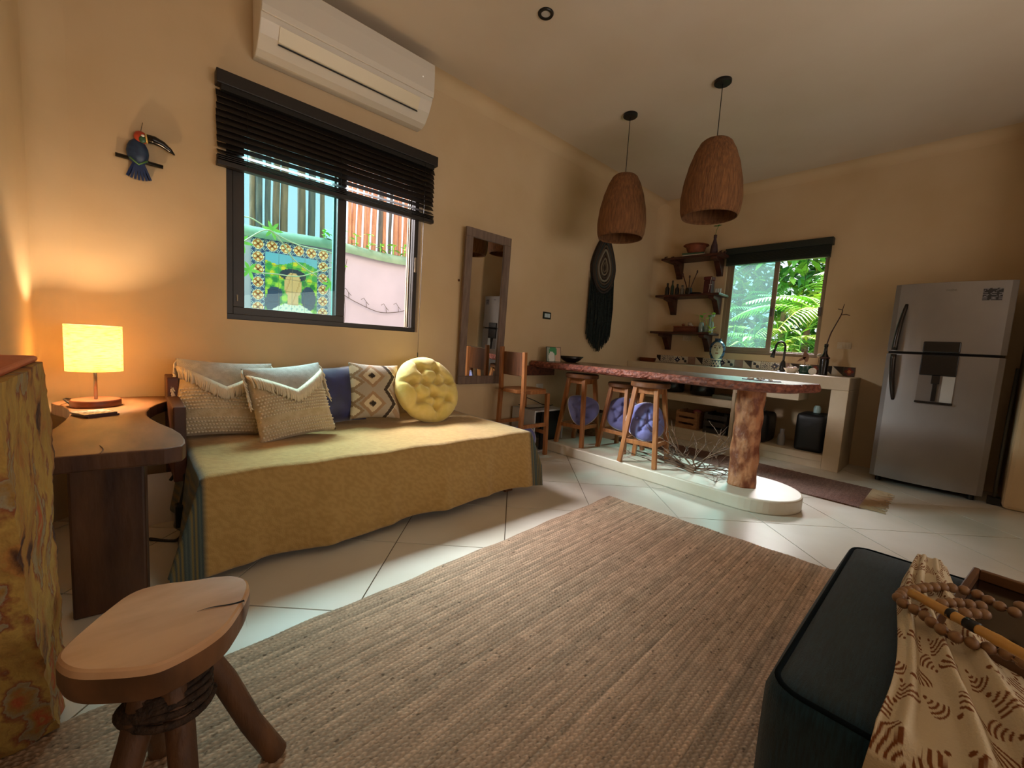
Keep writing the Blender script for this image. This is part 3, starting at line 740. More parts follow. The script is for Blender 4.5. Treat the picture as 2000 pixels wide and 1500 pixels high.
for p, c in ((.36, '#7a5530'), (.44, '#a8803f'), (.52, '#b9964a'), (.57, '#9c8f70'), (.61, '#a07a3c'), (.66, '#b0522c'), (.69, '#a98c50')):
    e = r0.color_ramp.elements.new(p); e.color = lin(c)
r0.color_ramp.elements[0].color = lin('#4a2c20')
sf = obj('sofa_cover', sofabox(), SOFA, angle=35)
tag(sf, 'tall sofa end under a mottled orange, ochre and grey cover at left edge', 'sofa')
bm = nb(); prism(bm, [(-.30, 1.54), (-.165, 1.52), (-.165, 1.10), (-.30, 1.0)], .937, .951); obj('top_panel', bm, M('orange_top', '#c8683c', .6, '#b8562e', 4, bump=.3, bscale=14), sf, bev=.006)

# ---- foreground stool
fs = thing('log_stool', 'low stool with live edge wooden seat on bound branch legs, foreground', 'stool', (.05, 1.08, 0))
sp = [(-.106, 1.045), (-.118, 1.085), (-.095, 1.135), (-.055, 1.20), (-.01, 1.262), (.045, 1.262), (.105, 1.234), (.150, 1.222), (.190, 1.200), (.212, 1.155), (.198, 1.098), (.168, 1.040), (.141, .995), (.110, .970), (.078, .955), (.045, .945), (.02, .944), (-.015, .962), (-.05, .985), (-.085, 1.012)]
sp = smoothpoly(sp, 2); cx_, cy_ = .045, 1.09
bm = nb(); rings = []; side = []
for sc_, z in ((.90, .342), (.97, .350), (1.0, .368), (1.0, .402), (.985, .414), (.955, .418)):
    rings.append([bm.verts.new((cx_+(x-cx_)*sc_, cy_+(y-cy_)*sc_, z)) for x, y in sp])
for r_ in (.7, .4, .15):
    rings.append([bm.verts.new((cx_+(x-cx_)*r_, cy_+(y-cy_)*r_, .418-.006*(1-r_))) for x, y in sp])
for a, b in zip(rings, rings[1:]):
    for k in range(len(sp)): bm.faces.new([a[k], a[(k+1) % len(sp)], b[(k+1) % len(sp)], b[k]])
bm.faces.new(rings[-1]); bm.faces.new(rings[0][::-1])
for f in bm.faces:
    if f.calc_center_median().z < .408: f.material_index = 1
seat = obj('seat', bm, [STOOL, M('stool_bark_shaded', '#7a5232', .5, '#4e321c', 9, (1, 1, .5), bump=.2, bscale=30)], fs, angle=28)  # seat side: bark, with shade put into its darker brown
bm = nb(); pr = None
for k in range(7):
    t = k/6; x, y = .098+.086*t, 1.085-.018*t+.004*math.sin(t*6); w = .0006+.0035*t; z = .4166+.0018*t
    q = (bm.verts.new((x-.0*w, y-w, z)), bm.verts.new((x, y+w, z)))
    if pr: bm.faces.new([pr[0], pr[1], q[1], q[0]])
    pr = q
a_ = [bm.verts.new(p) for p in ((.1835, 1.0625, .418), (.1842, 1.0705, .418), (.1892, 1.069, .352), (.1880, 1.061, .352))]; bm.faces.new(a_)
obj('crack', bm, M('crack_dark', '#0c0705', .9), seat)
for p0, p1, r in (((.085, 1.085, .345), (.245, 1.035, .0), .024), ((.02, 1.05, .345), (-.075, .925, .0), .025), ((.045, 1.03, .345), (.075, .90, .0), .024), ((.03, 1.10, .345), (.035, 1.215, .0), .023)):
    bm = nb(); P0, P1 = V(*p0), V(*p1); tube(bm, [P0, P0.lerp(P1, .35)+V(.004, .002, 0), P0.lerp(P1, .7)-V(.003, .002, 0), P1], [r, r*1.04, r*.98, r*1.05], 14)
    bmesh.ops.translate(bm, verts=bm.verts, vec=(0, 0, .022 if False else .013)); obj('leg', bm, STOOLLEG, fs, angle=50)
bm = nb()
for k in range(7):
    z = .325-.011*k; pts = []
    for q in range(25):
        a = 2*PI*q/24; R_ = .056+.006*k/2+.004*math.sin(3*a+k); pts.append((.045+R_*1.05*math.cos(a), 1.06+R_*.95*math.sin(a)-.003*k, z+.010*math.sin(a+k*.7)))
    tube(bm, pts, .0075, 6)
obj('rope_binding', bm, ROPE, fs, smooth=True)

# ---- ottoman and things on it
NAVY = M('navy_upholstery', '#1b3b4b', .95, '#152c39', 14, (2, 20, 2), bump=.4, bscale=80, sheen=.25, spec=.15)
ot = thing('ottoman', 'large square navy upholstered ottoman at the lower right', 'ottoman', (1.45, -.2, 0))
def rbox(bm, x0, x1, y0, y1, z0, z1, bulge=.02, n=20, r=.05):
    def side(u, v):
        pass
    cx, cy, cz = (x0+x1)/2, (y0+y1)/2, (z0+z1)/2; hx, hy, hz = (x1-x0)/2, (y1-y0)/2, (z1-z0)/2
    def pt(a, b, c):
        p = V(a, b, c); q = V(a*hx, b*hy, c*hz); inn = V(max(-hx+r, min(hx-r, q.x)), max(-hy+r, min(hy-r, q.y)), max(-hz+r*.8, min(hz-r*.8, q.z)))
        d = q-inn
        if d.length > 1e-6: q = inn+d.normalized()*min(r, d.length)
        q.x += bulge*a*(1-b*b)*(1-c*c); q.y += bulge*b*(1-a*a)*(1-c*c); q.z += bulge*.9*c*(1-a*a)*(1-b*b)
        return q+V(cx, cy, cz)
    for ax in range(3):
        for s in (-1, 1):
            def f(u, v):
                a, b = 2*u-1, 2*v-1
                t = [0, 0, 0]; t[ax] = s; t[(ax+1) % 3] = a; t[(ax+2) % 3] = b; return pt(*t)
            grid(bm, n, n, f)
    bmesh.ops.remove_doubles(bm, verts=bm.verts, dist=.0005)
bm = nb(); rbox(bm, .93, 1.93, -.80, .205, .05, .405, .012, 24, .045); obj('body', bm, NAVY, ot, smooth=True)
def rrect(x0, x1, y0, y1, r, z, bul=0):
    pts = []
    for cx, cy, a0 in ((x1-r, y1-r, 0), (x0+r, y1-r, 90), (x0+r, y0+r, 180), (x1-r, y0+r, 270)):
        for k in range(7): a = rad(a0+15*k); pts.append((cx+r*math.cos(a), cy+r*math.sin(a), z))
    pts.append(pts[0]); return pts
bm = nb(); tube(bm, rrect(.945, 1.915, -.785, .19, .05, .398), .006, 8, cap=False); obj('piping', bm, M('navy_piping', '#0a151c', .9, spec=.1), ot, smooth=True)
for x in (1.0, 1.86):
    for y in (-.73, .13):
        bm = nb(); lathe(bm, (x, y, 0), [(0, 0), (.022, 0), (.03, .05), (.03, .06), (0, .06)], 12); obj('leg', bm, SHELFW, ot)
# tray (dark wood)
ty = thing('tray', 'dark glossy wooden tray under the shawl and beads on the ottoman', 'tray', (1.6, -.33, .412))
TM = Matrix.Translation((1.60, -.335, .420)) @ Matrix.Rotation(rad(-8), 4, 'Z')
bm = nb(); box(bm, -.30, .24, -.28, .28, 0, .012, mat=TM); obj('tray_base', bm, M('tray_dark', '#1c0f0b', .15, '#120907', 5), ty, bev=.003)
for nm, q in (('rim', (-.30, .24, .265, .28)), ('rim', (-.30, .24, -.28, -.265)), ('rim', (.225, .24, -.265, .265)), ('rim', (-.30, -.285, -.265, .265))):
    bm = nb(); box(bm, q[0], q[1], q[2], q[3], .012, .042, mat=TM); obj(nm, bm, M('tray_rim', '#6d4a2c', .4, '#4d3019', 6), ty, bev=.003)
# printed shawl
def shawl():
    nu, nv = 420, 280
    def f(u, v):
        # u: 0 far end -> 1 near end hanging over the ottoman edge; v: 0 left edge -> 1 right
        L = u*1.28; wl0 = .035+.012*math.sin(u*9); wid = .13+.36*min(1, u*1.35)+.05*math.sin(u*5)
        wid = float(np.interp(u, [0, .25, .5, .7, 1], [.07, .14, .23, .36, .46]))
        y = wl0-v*wid; x = 1.80-min(L, .865)
        hump = .012*math.sin(v*PI)+.024*max(0, math.sin(v*10+u*3))**3*(.35+u)+(.030*math.exp(-((v-.30-.10*u)/.045)**2)+.022*math.exp(-((v-.66+.10*u)/.05)**2)+.018*math.exp(-((v-.10)/.03)**2))*min(1, .3+u*1.3)+.006*math.sin(u*22+v*4)*math.exp(-((u-.22)/.12)**2)
        z = .423+hump+(.035*(1-u*1.6) if u < .5 else .007)*(1 if v > .12 else .25+v*6)
        if L > .865:
            d = L-.865; x = 1.80-.865-.022*min(1, d/.03)-.02*math.sin(v*11+5)*d/.3-.015; z = min(z, .43)-d*.93+hump*.3
        return V(x, y, z)
    bm = nb(); grid(bm, nu, nv, f); me = bpy.data.meshes.new('shawl'); bm.to_mesh(me); bm.free()
    ca = me.color_attributes.new('Col', 'FLOAT_COLOR', 'POINT'); arr = []
    A = lin('#cfc0a4'); Bc = lin('#7a4a2c')
    for i in range(nu+1):
        for j in range(nv+1):
            s = i/nu*1.28; w = j/nv*.48
            cs = .070; ix, iy = int(s/cs), int((w+.5*cs*(int(s/cs) % 2))/cs); fx_, fy_ = (s % cs)/cs-.5, ((w+.5*cs*(ix % 2)) % cs)/cs-.5
            h = (ix*7+iy*13) % 5
            dr = (.5, 2.4, -.6, .9, -2.2)[h]; qx, qy = fx_+.42*math.cos(dr), fy_+.42*math.sin(dr)
            r = math.hypot(qx, qy); da = abs((math.atan2(qy, qx)-dr+PI) % (2*PI)-PI)
            on = (da < .62 and (.20 < r < .29 or .40 < r < .49 or .60 < r < .69 or .78 < r < .86)) or r < .085
            if (ix*5+iy*3) % 7 in (2, 5): on = False
            arr.append(Bc if on else A)
    ca.data.foreach_set('color', np.array(arr, 'f').ravel()); me.polygons.foreach_set('use_smooth', [True]*len(me.polygons)); me.materials.append(COLF)
    o = bpy.data.objects.new('shawl', me); col.objects.link(o)
    md = o.modifiers.new('solid', 'SOLIDIFY'); md.thickness = .003; md.offset = 1
    tag(o, 'cream shawl printed with brown arcs draped over the ottoman', 'shawl')
shawl()
# wooden bead garland, lying over shawl and tray
def onz(px, py, z):
    d = cr*((px-1000)/808.54)+cu*(-(py-750)/808.54)+cf; t = (z-1.05)/d.z; return V(d.x*t, d.y*t, z)
S1 = [(1065, 765), (1030, 765), (940, 702), (840, 665), (745, 638), (665, 615), (600, 590), (535, 565), (480, 527), (440, 500), (405, 468), (375, 435), (320, 400), (270, 370), (215, 345), (185, 303), (235, 270), (290, 255), (345, 247), (400, 240), (465, 237), (530, 240), (600, 245), (680, 266), (755, 292), (825, 330), (885, 358), (960, 402), (1045, 430)]
S2 = [(500, 352), (570, 348), (640, 348), (710, 360), (790, 372), (850, 395)]
S3 = [(660, 420), (730, 420), (795, 428), (1045, 372)]
gar = thing('bead_garland', 'string of round brown wooden beads looped over the shawl', 'beads', (1.5, 0, .47))
bead = None
BEADW = M('bead_wood', '#94714e', .5, '#6f4c32', 30, bump=.1)
for S in (S1, S2, S3):
    pp = [onz(1700+a/3.57, 1080+b/3.57, .484) for a, b in S]
    if S is S1:
        bm = nb(); tube(bm, pp, .002, 4); obj('string', bm, BEADW, gar)
    # even spacing along the string
    q = [pp[0]]; 
    for a, b in zip(pp, pp[1:]):
        while (b-q[-1]).length > .0238 and (b-a).length > 0:
            dd = (b-q[-1]); q.append(q[-1]+dd.normalized()*.0238)
            if len(q) > 90: break
    for p in (q if S is not S3 else pp):
        if bead is None:
            bm = nb(); ball(bm, (0, 0, 0), .0122, 14, (1, 1, 1)); bead = obj('bead', bm, BEADW, gar, smooth=True, local=True); o = bead
        else: o = bpy.data.objects.new('bead', bead.data); col.objects.link(o); o.parent = gar
        o.location = p-V(1.5, 0, .47)
a, b = onz(1781, 1158, .508), onz(2010, 1284, .520); b = b+(b-a)*.25
fl = thing('bamboo_flute', 'bamboo flute with dark carved notches lying across the beads', 'flute', tuple(a))
bm = nb(); n_ = 16; pts = [a.lerp(b, t/n_) for t in range(n_+1)]; tube(bm, pts, [.0105+(.0015 if t % 5 == 0 else 0) for t in range(n_+1)], 12); obj('tube', bm, M('bamboo', '#cf9f52', .4, '#b38340', 8, bump=.1), fl, smooth=True)
for t0, t1 in ((.30, .34), (.42, .50)):
    bm = nb(); tube(bm, [a.lerp(b, t0)+V(0, 0, .001), a.lerp(b, t1)+V(0, 0, .001)], .0122, 12); obj('binding', bm, BLACK, fl, smooth=True)

# =================================================================== BAR AND SEATS
bar = thing('bar_counter', 'long live edge wooden bar top carried by a peeled trunk', 'bar', (3.4, 1.8, 0))
bp = [(3.10, 3.075), (3.09, 2.8), (3.11, 2.4), (3.10, 2.0), (3.13, 1.6), (3.11, 1.25), (3.12, 1.0), (3.20, .84), (3.32, .77), (3.45, .735), (3.56, .745), (3.84, .68), (3.90, .80), (3.88, 1.2), (3.87, 2.0), (3.88, 3.075)]
bp = bp[:1]+[p for p in smoothpoly(bp, 1) if p[1] < 3.05]+bp[-1:]
bm = nb(); rings = []
edge = []
for i, (x, y) in enumerate(bp):
    a, b = bp[i], bp[(i+1) % len(bp)]; m = max(1, int(math.hypot(a[0]-b[0], a[1]-b[1])/.02)) if not (a[1] > 3.07 and b[1] > 3.07) else 1
    for k in range(m): edge.append((a[0]+(b[0]-a[0])*k/m, a[1]+(b[1]-a[1])*k/m))
for k, (z, off) in enumerate(((.822, .03), (.833, .0), (.848, -.008), (.866, -.004), (.880, .004), (.888, .012))):
    row = []
    for x, y in edge:
        cx, cy = 3.49, max(.95, min(3.0, y)); dx, dy = x-cx, y-cy; l = math.hypot(dx, dy) or 1
        o_ = off+(random.uniform(-.006, .006) if 0 < k < 5 and y < 3.05 else 0)
        row.append(bm.verts.new((x-dx/l*o_, y-(dy/l*o_ if y < .95 else 0), z)))
    rings.append(row)
for a, b in zip(rings, rings[1:]):
    for k in range(len(edge)): bm.faces.new([a[k], a[(k+1) % len(edge)], b[(k+1) % len(edge)], b[k]]).material_index = 1
bm.faces.new(rings[-1]).material_index = 0; bm.faces.new(rings[0][::-1]).material_index = 0
BARK2 = M('bar_live_edge', '#5e2c20', .5, '#a0604a', 28, (1, 1, 1.5), bump=.9, bscale=60, lo=.35, hi=.7)
obj('tabletop', bm, [BARTOP, BARK2], bar)
bm = nb(); n1, n2 = 44, 60
def tr_(u, v):
    a = 2*PI*u; z = .1+v*.724; r = .092+.006*math.sin(3*a+z*4)+.003*math.sin(a*7+z*19)+.003*math.sin(z*40+a*3)+.012*max(0, .08-v)/.08*.5
    return V(3.375+.012*math.sin(z*3)+r*math.cos(a), 1.03+r*math.sin(a), z)
g = grid(bm, n1, n2, tr_, wrap=True); bm.faces.new([g[i][0] for i in range(n1)][::-1]); bm.faces.new([g[i][n2] for i in range(n1)])
obj('trunk_leg', bm, BARK, bar, smooth=True)
bm = nb(); beam(bm, (2.98, 3.045, .785), (3.42, 3.045, .785), .07, .10); obj('wall_bracket', bm, BARWOOD, bar, bev=.006)

def stool(label, name='bar_stool'):
    t = thing(name, label, 'stool', (0, 0, 0), 'backless bar stools at the bar')
    bm = nb(); lathe(bm, (0, 0, 0), [(0, .655), (.155, .655), (.162, .662), (.162, .690), (.156, .697), (0, .695)], 40); obj('seat', bm, OAKD, t, angle=40, local=True)
    bm = nb()
    for i in range(4):
        a0, a1 = PI/4+i*PI/2, PI/4+(i+1)*PI/2; r = .115
        beam(bm, (r*math.cos(a0), r*math.sin(a0), .628), (r*math.cos(a1), r*math.sin(a1), .628), .022, .052)
    obj('apron', bm, OAK, t, bev=.002, local=True)
    for i in range(4):
        a = PI/4+i*PI/2; bm = nb(); beam(bm, (.215*math.cos(a), .215*math.sin(a), 0), (.125*math.cos(a), .125*math.sin(a), .655), .036, .036, up=(math.cos(a+PI/4), math.sin(a+PI/4), 0)); obj('leg', bm, OAK, t, bev=.003, local=True)
    for i in range(4):
        a0, a1 = PI/4+i*PI/2, PI/4+(i+1)*PI/2; z = .19; r = .215-.09*z/.655; bm = nb()
        beam(bm, (r*math.cos(a0), r*math.sin(a0), z), (r*math.cos(a1), r*math.sin(a1), z), .020, .036); obj('stretcher', bm, OAK, t, bev=.002, local=True)
    return t
s3 = stool('tan wooden bar stool nearest the trunk column, purple cushion inside'); s3.location = (3.255, 1.775, .1); s3.rotation_euler = (0, 0, rad(8))
s1 = dup(s3, (3.29, 2.53, .1), rad(4), 'dark-topped wooden bar stool next to the high backed chair')
s2 = dup(s3, (3.50, 2.17, .1), rad(-3), 'tan wooden bar stool in the middle, set back under the bar'); s2.scale = (1.0, 1.0, .92)
PURP = M('periwinkle_cotton', '#7d7fb4', .9, '#6f72a8', 10, bump=.2, bscale=40, sheen=.3, spec=.1); PIP = M('white_piping', '#c8c6cc', .8)
PSP = [(.55*math.cos(a), .55*math.sin(a)) for a in [2*PI*k/5+.3 for k in range(5)]]+[(0, 0)]
def purple(loc, tilt, rz, label, R=.17, D=.08, fold=0):
    t = thing('seat_cushion', label, 'cushion', (0, 0, 0), 'round periwinkle seat cushions by the bar')
    bm = tufted('pad', R, D, PSP, None, n=36)
    if fold:
        for v in bm.verts: v.co.z += fold*(v.co.x/R)**2*R
    obj('pad', bm, PURP, t, smooth=True, local=True)
    bm = nb(); tube(bm, [(R*1.0*math.cos(a), R*1.0*math.sin(a), (fold*math.cos(a)**2*R)) for a in [2*PI*k/40 for k in range(41)]], .004, 6, cap=False); obj('piping', bm, PIP, t, smooth=True, local=True)
    place(t, loc, tilt, rz); return t
purple((3.25, 1.775, .455), rad(76), rad(-50), 'periwinkle tufted cushion standing inside the stool nearest the trunk', .165, .085, -.35)
purple((3.50, 2.17, .44), rad(80), rad(-62), 'periwinkle tufted cushion inside the middle stool', .16, .08, .1)
purple((3.29, 2.53, .43), rad(60), rad(-30), 'folded periwinkle cushion resting in the stool beside the high backed chair', .16, .07, .7)
purple((2.78, 2.80, .14), rad(80), rad(-40), 'periwinkle cushion on the floor under the high backed chair', .13, .07, 0)
ch = thing('bar_chair', 'tall wooden bar chair with plank backrest at the wall end', 'chair', (2.76, 2.8, 0))
for x, y, zt in ((2.60, 2.95, 1.02), (2.60, 2.64, .98)):
    bm = nb(); beam(bm, (x-.02, y, 0), (x, y, .62), .036, .036); beam(bm, (x, y, .62), (x-.015, y, zt), .034, .036); obj('leg', bm, OAK, ch, bev=.004)
for x, y in ((2.93, 2.95), (2.93, 2.64)):
    bm = nb(); beam(bm, (x+.01, y, 0), (x-.01, y, .60), .036, .036); obj('leg', bm, OAK, ch, bev=.004)
bm = nb(); prism(bm, smoothpoly([(2.57, 2.61), (2.96, 2.61), (2.96, 2.98), (2.57, 2.98)], 1), .60, .635); obj('seat', bm, OAK, ch, bev=.005)
bm = nb(); box(bm, 2.60, 2.615, 2.655, 2.935, .76, .975); obj('backrest', bm, OAKD, ch, bev=.004)
for q in (((2.59, 2.65, .25), (2.59, 2.94, .25)), ((2.93, 2.65, .22), (2.93, 2.94, .22)), ((2.6, 2.64, .30), (2.93, 2.64, .30)), ((2.6, 2.95, .30), (2.93, 2.95, .30))):
    bm = nb(); beam(bm, q[0], q[1], .02, .034); obj('stretcher', bm, OAK, ch)
# grey box with cables near the wall
bx = thing('speaker_box', 'pale grey box with open black front standing between chair and stools', 'box', (3.1, 2.86, 0))
bm = nb(); box(bm, 2.87, 3.30, 2.74, 3.06, .0, .012); box(bm, 2.87, 3.30, 2.74, 3.06, .40, .415); box(bm, 2.87, 2.885, 2.74, 3.06, .012, .40); box(bm, 3.285, 3.30, 2.74, 3.06, .012, .40); box(bm, 2.885, 3.285, 3.045, 3.06, .012, .40)
bmesh.ops.translate(bm, verts=bm.verts, vec=(0, 0, .001)); obj('shell', bm, M('grey_board', '#c9cacb', .6, '#b8b9bb', 5), bx)
bm = nb(); box(bm, 2.99, 3.28, 2.76, 2.775, .014, .399); obj('front_panel', bm, BLACK, bx)
for k, p in enumerate(([(2.80, 2.9, .46), (2.9, 2.88, .425), (3.0, 2.85, .424), (3.15, 2.86, .424), (3.3, 2.9, .43)], [(3.05, 3.06, .50), (3.12, 3.0, .47), (3.2, 2.95, .43), (3.28, 2.92, .426)])):
    bm = nb(); tube(bm, catmull(p, 6), .005, 6); tag(obj('black_cable', bm, BLACK, smooth=True), ['black cable lying across the top of the grey box', 'black cable dropping from the wall onto the grey box'][k], 'cable', 'cables on the grey box')
bm = nb(); lathe(bm, (3.80, 2.75, 0), [(0, .001), (.12, .001), (.145, .10), (.14, .24), (.15, .36), (.143, .36), (.134, .24), (.135, .10), (.115, .02), (0, .02)], 28)
tag(obj('wicker_basket', bm, M('wicker', '#8a6a44', .8, '#6b4e2e', 40, (1, 1, 3), bump=1, bscale=70), smooth=True), 'brown wicker basket on the floor behind the bar stools', 'basket')
# driftwood branches by the trunk
random.seed(4)
dw = thing('driftwood_branches', 'tangle of bare driftwood branches on the step beside the trunk', 'branches', (3.4, 1.42, .1))
TW = M('driftwood', '#8c735c', .8, '#5c4638', 12, bump=.4, bscale=40)
def twig(p, d, L, r, depth, bm):
    pts = [p]; d = d.normalized()
    for k in range(5):
        d = (d+V(random.uniform(-.35, .35), random.uniform(-.35, .35), random.uniform(-.22, .22))).normalized()
        q = pts[-1]+d*L/5
        if q.z < .112: q.z = .112; d.z = abs(d.z)*.5
        if q.x < 3.1: q.x = 3.1
        pts.append(q)
        if depth > 0 and k > 0 and random.random() < .75: twig(pts[-1], (d+V(random.uniform(-1, 1), random.uniform(-1, 1), random.uniform(-.3, .6))).normalized(), L*.6, r*.6, depth-1, bm)
    tube(bm, pts, [r*(1-.13*k) for k in range(6)], 5)
for k in range(17):
    bm = nb(); a = random.uniform(-2.6, 2.6)
    base = V(3.38+random.uniform(-.05, .05), 1.40+random.uniform(-.06, .06), .125)
    d = V(math.cos(a)*.6, math.sin(a), random.choice((.03, .05, .1, .2, .5, .9)))
    twig(base, d, random.uniform(.26, .38), .007, 2, bm); obj('branch', bm, TW, dw, smooth=True)
for k in range(3):
    bm = nb(); tube(bm, [(3.30+.02*k, 1.36, .118+.012*k), (3.38+.02*k, 1.62, .120+.01*k), (3.50, 1.90+.05*k, .118)], [.009, .008, .006], 6); obj('stick', bm, TW, dw, smooth=True)
# things on the bar
bm = nb(); lathe(bm, (3.50, 2.86, .8885), [(0, 0), (.05, 0), (.09, .02), (.135, .065), (.128, .065), (.085, .028), (.045, .010), (0, .010)], 36)
tag(obj('black_bowl', bm, M('black_ceramic', '#17110f', .3), smooth=True), 'wide shallow black bowl on the bar by the wall', 'bowl')
cb = thing('picture_stand', 'small leaning picture of green leaf and white stone on the bar', 'picture', (3.30, 2.98, .889))
def pic(c, n):
    x, z = (c.x+.075)/.15, c.z/.15
    if math.hypot((x-.35)/.22, (z-.3)/.4) < 1: return '#d8dcd8'
    if math.hypot((x-.45)/.3, (z-.72)/.35) < 1: return '#2f8a54'
    return '#c9a892' if x > .6 else '#8a9a8c'
bm = nb(); grid(bm, 18, 16, lambda u, v: V(-.075+.15*u, 0, .15*v)); o = obj('print', bm, COL, cb, local=True); paint(o.data, pic)
bm = nb(); box(bm, -.08, .08, .001, .012, 0, .156); obj('board', bm, BLACK, cb, local=True)
cb.rotation_euler = (rad(-14), 0, rad(-28)); cb.location = (3.27, 2.90, .892)
bm = nb()
for k in range(9):
    a = k*1.1; ball(bm, (3.50+.05*math.cos(a), 1.02+.05*math.sin(a)*1.6, .896), random.uniform(.012, .02), 8, (1.2, 1, .6))
sh = tag(obj('shell_tray', bm, M('shell_mix', '#c8b29c', .5, '#6d4b3a', 30), smooth=True), 'small dark dish of shells on the bar above the trunk', 'dish')
bm = nb(); prism(bm, smoothpoly([(3.42, .90), (3.58, .88), (3.60, 1.12), (3.44, 1.16)], 2), .8885, .894); obj('dish', bm, M('dish_dark', '#2a1a12', .5), sh)

# =================================================================== PENDANTS AND CEILING SPOT
WICK = M('woven_shade', '#8a5c34', .85, '#5f3c20', 70, (1, 1, .12), bump=1, bscale=160, bstretch=(1, 1, .08), lo=.3, hi=.7)
def pendant(x, y, zt, zb, R, label):
    t = thing('pendant_lamp', label, 'lamp', (x, y, CZ), 'woven pendant lamps over the bar')
    bm = nb(); lathe(bm, (x, y, CZ), [(0, 0), (.062, 0), (.062, -.018), (.055, -.024), (0, -.024)], 32); obj('canopy', bm, BLACK, t, angle=40)
    bm = nb(); tube(bm, [(x, y, CZ-.02), (x, y, zt-.06)], .0035, 6); obj('cord', bm, BLACK, t)
    H = zt-zb; prof = [(.42, 1.0), (.52, .965), (.68, .84), (.83, .66), (.95, .44), (1.0, .24), (.97, .08), (.90, 0)]
    n = 96; bm = nb(); rings = []
    def pr(v):
        for (r0, t0), (r1, t1) in zip(prof, prof[1:]):
            if t1 <= v <= t0: k = (t0-v)/(t0-t1); k = k*k*(3-2*k)*.3+k*.7; return r0+(r1-r0)*k
        return prof[-1][0]
    m = 30
    for off in (0, -.006):
        rows = []
        for i in range(m+1):
            v = 1-i/m; r = pr(v)*R+off
            rows.append([bm.verts.new((x+(r+.0016*(k % 2))*math.cos(2*PI*k/n), y+(r+.0016*(k % 2))*math.sin(2*PI*k/n), zb+H*v)) for k in range(n)])
        for a, b in zip(rows, rows[1:]):
            for k in range(n): bm.faces.new([a[k], a[(k+1) % n], b[(k+1) % n], b[k]])
        rings.append(rows)
    for e in (0, m):
        a, b = rings[0][e], rings[1][e]
        for k in range(n): bm.faces.new([a[k], a[(k+1) % n], b[(k+1) % n], b[k]])
    obj('lamp_shade', bm, WICK, t, smooth=True)
    bm = nb(); tube(bm, [(x-.42*R, y, zt-.012), (x+.42*R, y, zt-.012)], .003, 5); tube(bm, [(x, y-.42*R, zt-.012), (x, y+.42*R, zt-.012)], .003, 5); obj('shade_ring', bm, BLACK, t)
    bm = nb(); lathe(bm, (x, y, zt-.14), [(0, 0), (.018, .0), (.022, .08), (0, .09)], 12); obj('socket', bm, BLACK, t)
pendant(3.32, 2.245, 2.615, 2.065, .215, 'woven pendant lamp on the left, farther from the camera over the bar')
pendant(3.37, 1.477, 2.70, 2.13, .222, 'woven pendant lamp on the right, nearer over the bar')
sp_ = thing('ceiling_spotlight', 'small round recessed black spotlight in the ceiling', 'spotlight', (1.98, 2.03, CZ))
bm = nb(); lathe(bm, (1.98, 2.03, CZ), [(.030, -.001), (.030, -.008), (.046, -.010), (.050, -.004), (.050, 0.004), (.03, .004)], 32); obj('ring', bm, BLACK, sp_, angle=40)
bm = nb(); lathe(bm, (1.98, 2.03, CZ), [(0, -.003), (.030, -.003), (.030, .002), (0, .002)], 24); obj('lens', bm, M('spot_lens', '#b8b0a8', .2), sp_)

# =================================================================== WALL THINGS
# air conditioner
ac = thing('air_conditioner', 'white wall mounted air conditioner above the left window', 'air conditioner', (1.13, 3.1, 2.65))
def acprof(x0, x1, pts, mat, name, parent, **k):
    bm = nb(); a = [bm.verts.new((x0, y, z)) for y, z in pts]; b = [bm.verts.new((x1, y, z)) for y, z in pts]; n = len(pts)
    for i in range(n): bm.faces.new([a[i], a[(i+1) % n], b[(i+1) % n], b[i]])
    bm.faces.new(a[::-1]); bm.faces.new(b); return obj(name, bm, mat, parent, **k)
AX0, AX1 = .58, 1.70
body = [(3.099, 3.06), (2.925, 3.06), (2.90, 3.05), (2.885, 3.00), (2.88, 2.86), (2.895, 2.80), (2.93, 2.735), (2.985, 2.675), (3.03, 2.655), (3.099, 2.655)]
acprof(AX0, AX1, body, WHITEPL, 'body', ac, bev=.006)
fp = [(2.884, 3.055), (2.870, 3.05), (2.866, 2.99), (2.866, 2.86), (2.874, 2.825), (2.886, 2.825)]
acprof(AX0+.002, AX1-.002, fp, WHITEPL, 'front_panel', ac, bev=.004)
fl_ = [(2.892, 2.797), (2.889, 2.794), (2.925, 2.727), (2.932, 2.722), (2.936, 2.728), (2.90, 2.797)]
acprof(AX0+.10, AX1-.10, fl_, WHITE2, 'louver', ac)
bm = nb(); beam(bm, (AX0+.10, 2.9355, 2.7165), (AX1-.10, 2.9355, 2.7165), .006, .012, up=(0, .8, .6)); obj('air_slot', bm, BLACK, ac)
bm = nb(); ball(bm, (AX1-.10, 2.866, 2.93), .005, 8, (1, .3, 1)); obj('indicator', bm, emis('indicator_dot', '#e0d8c8', .4), ac)
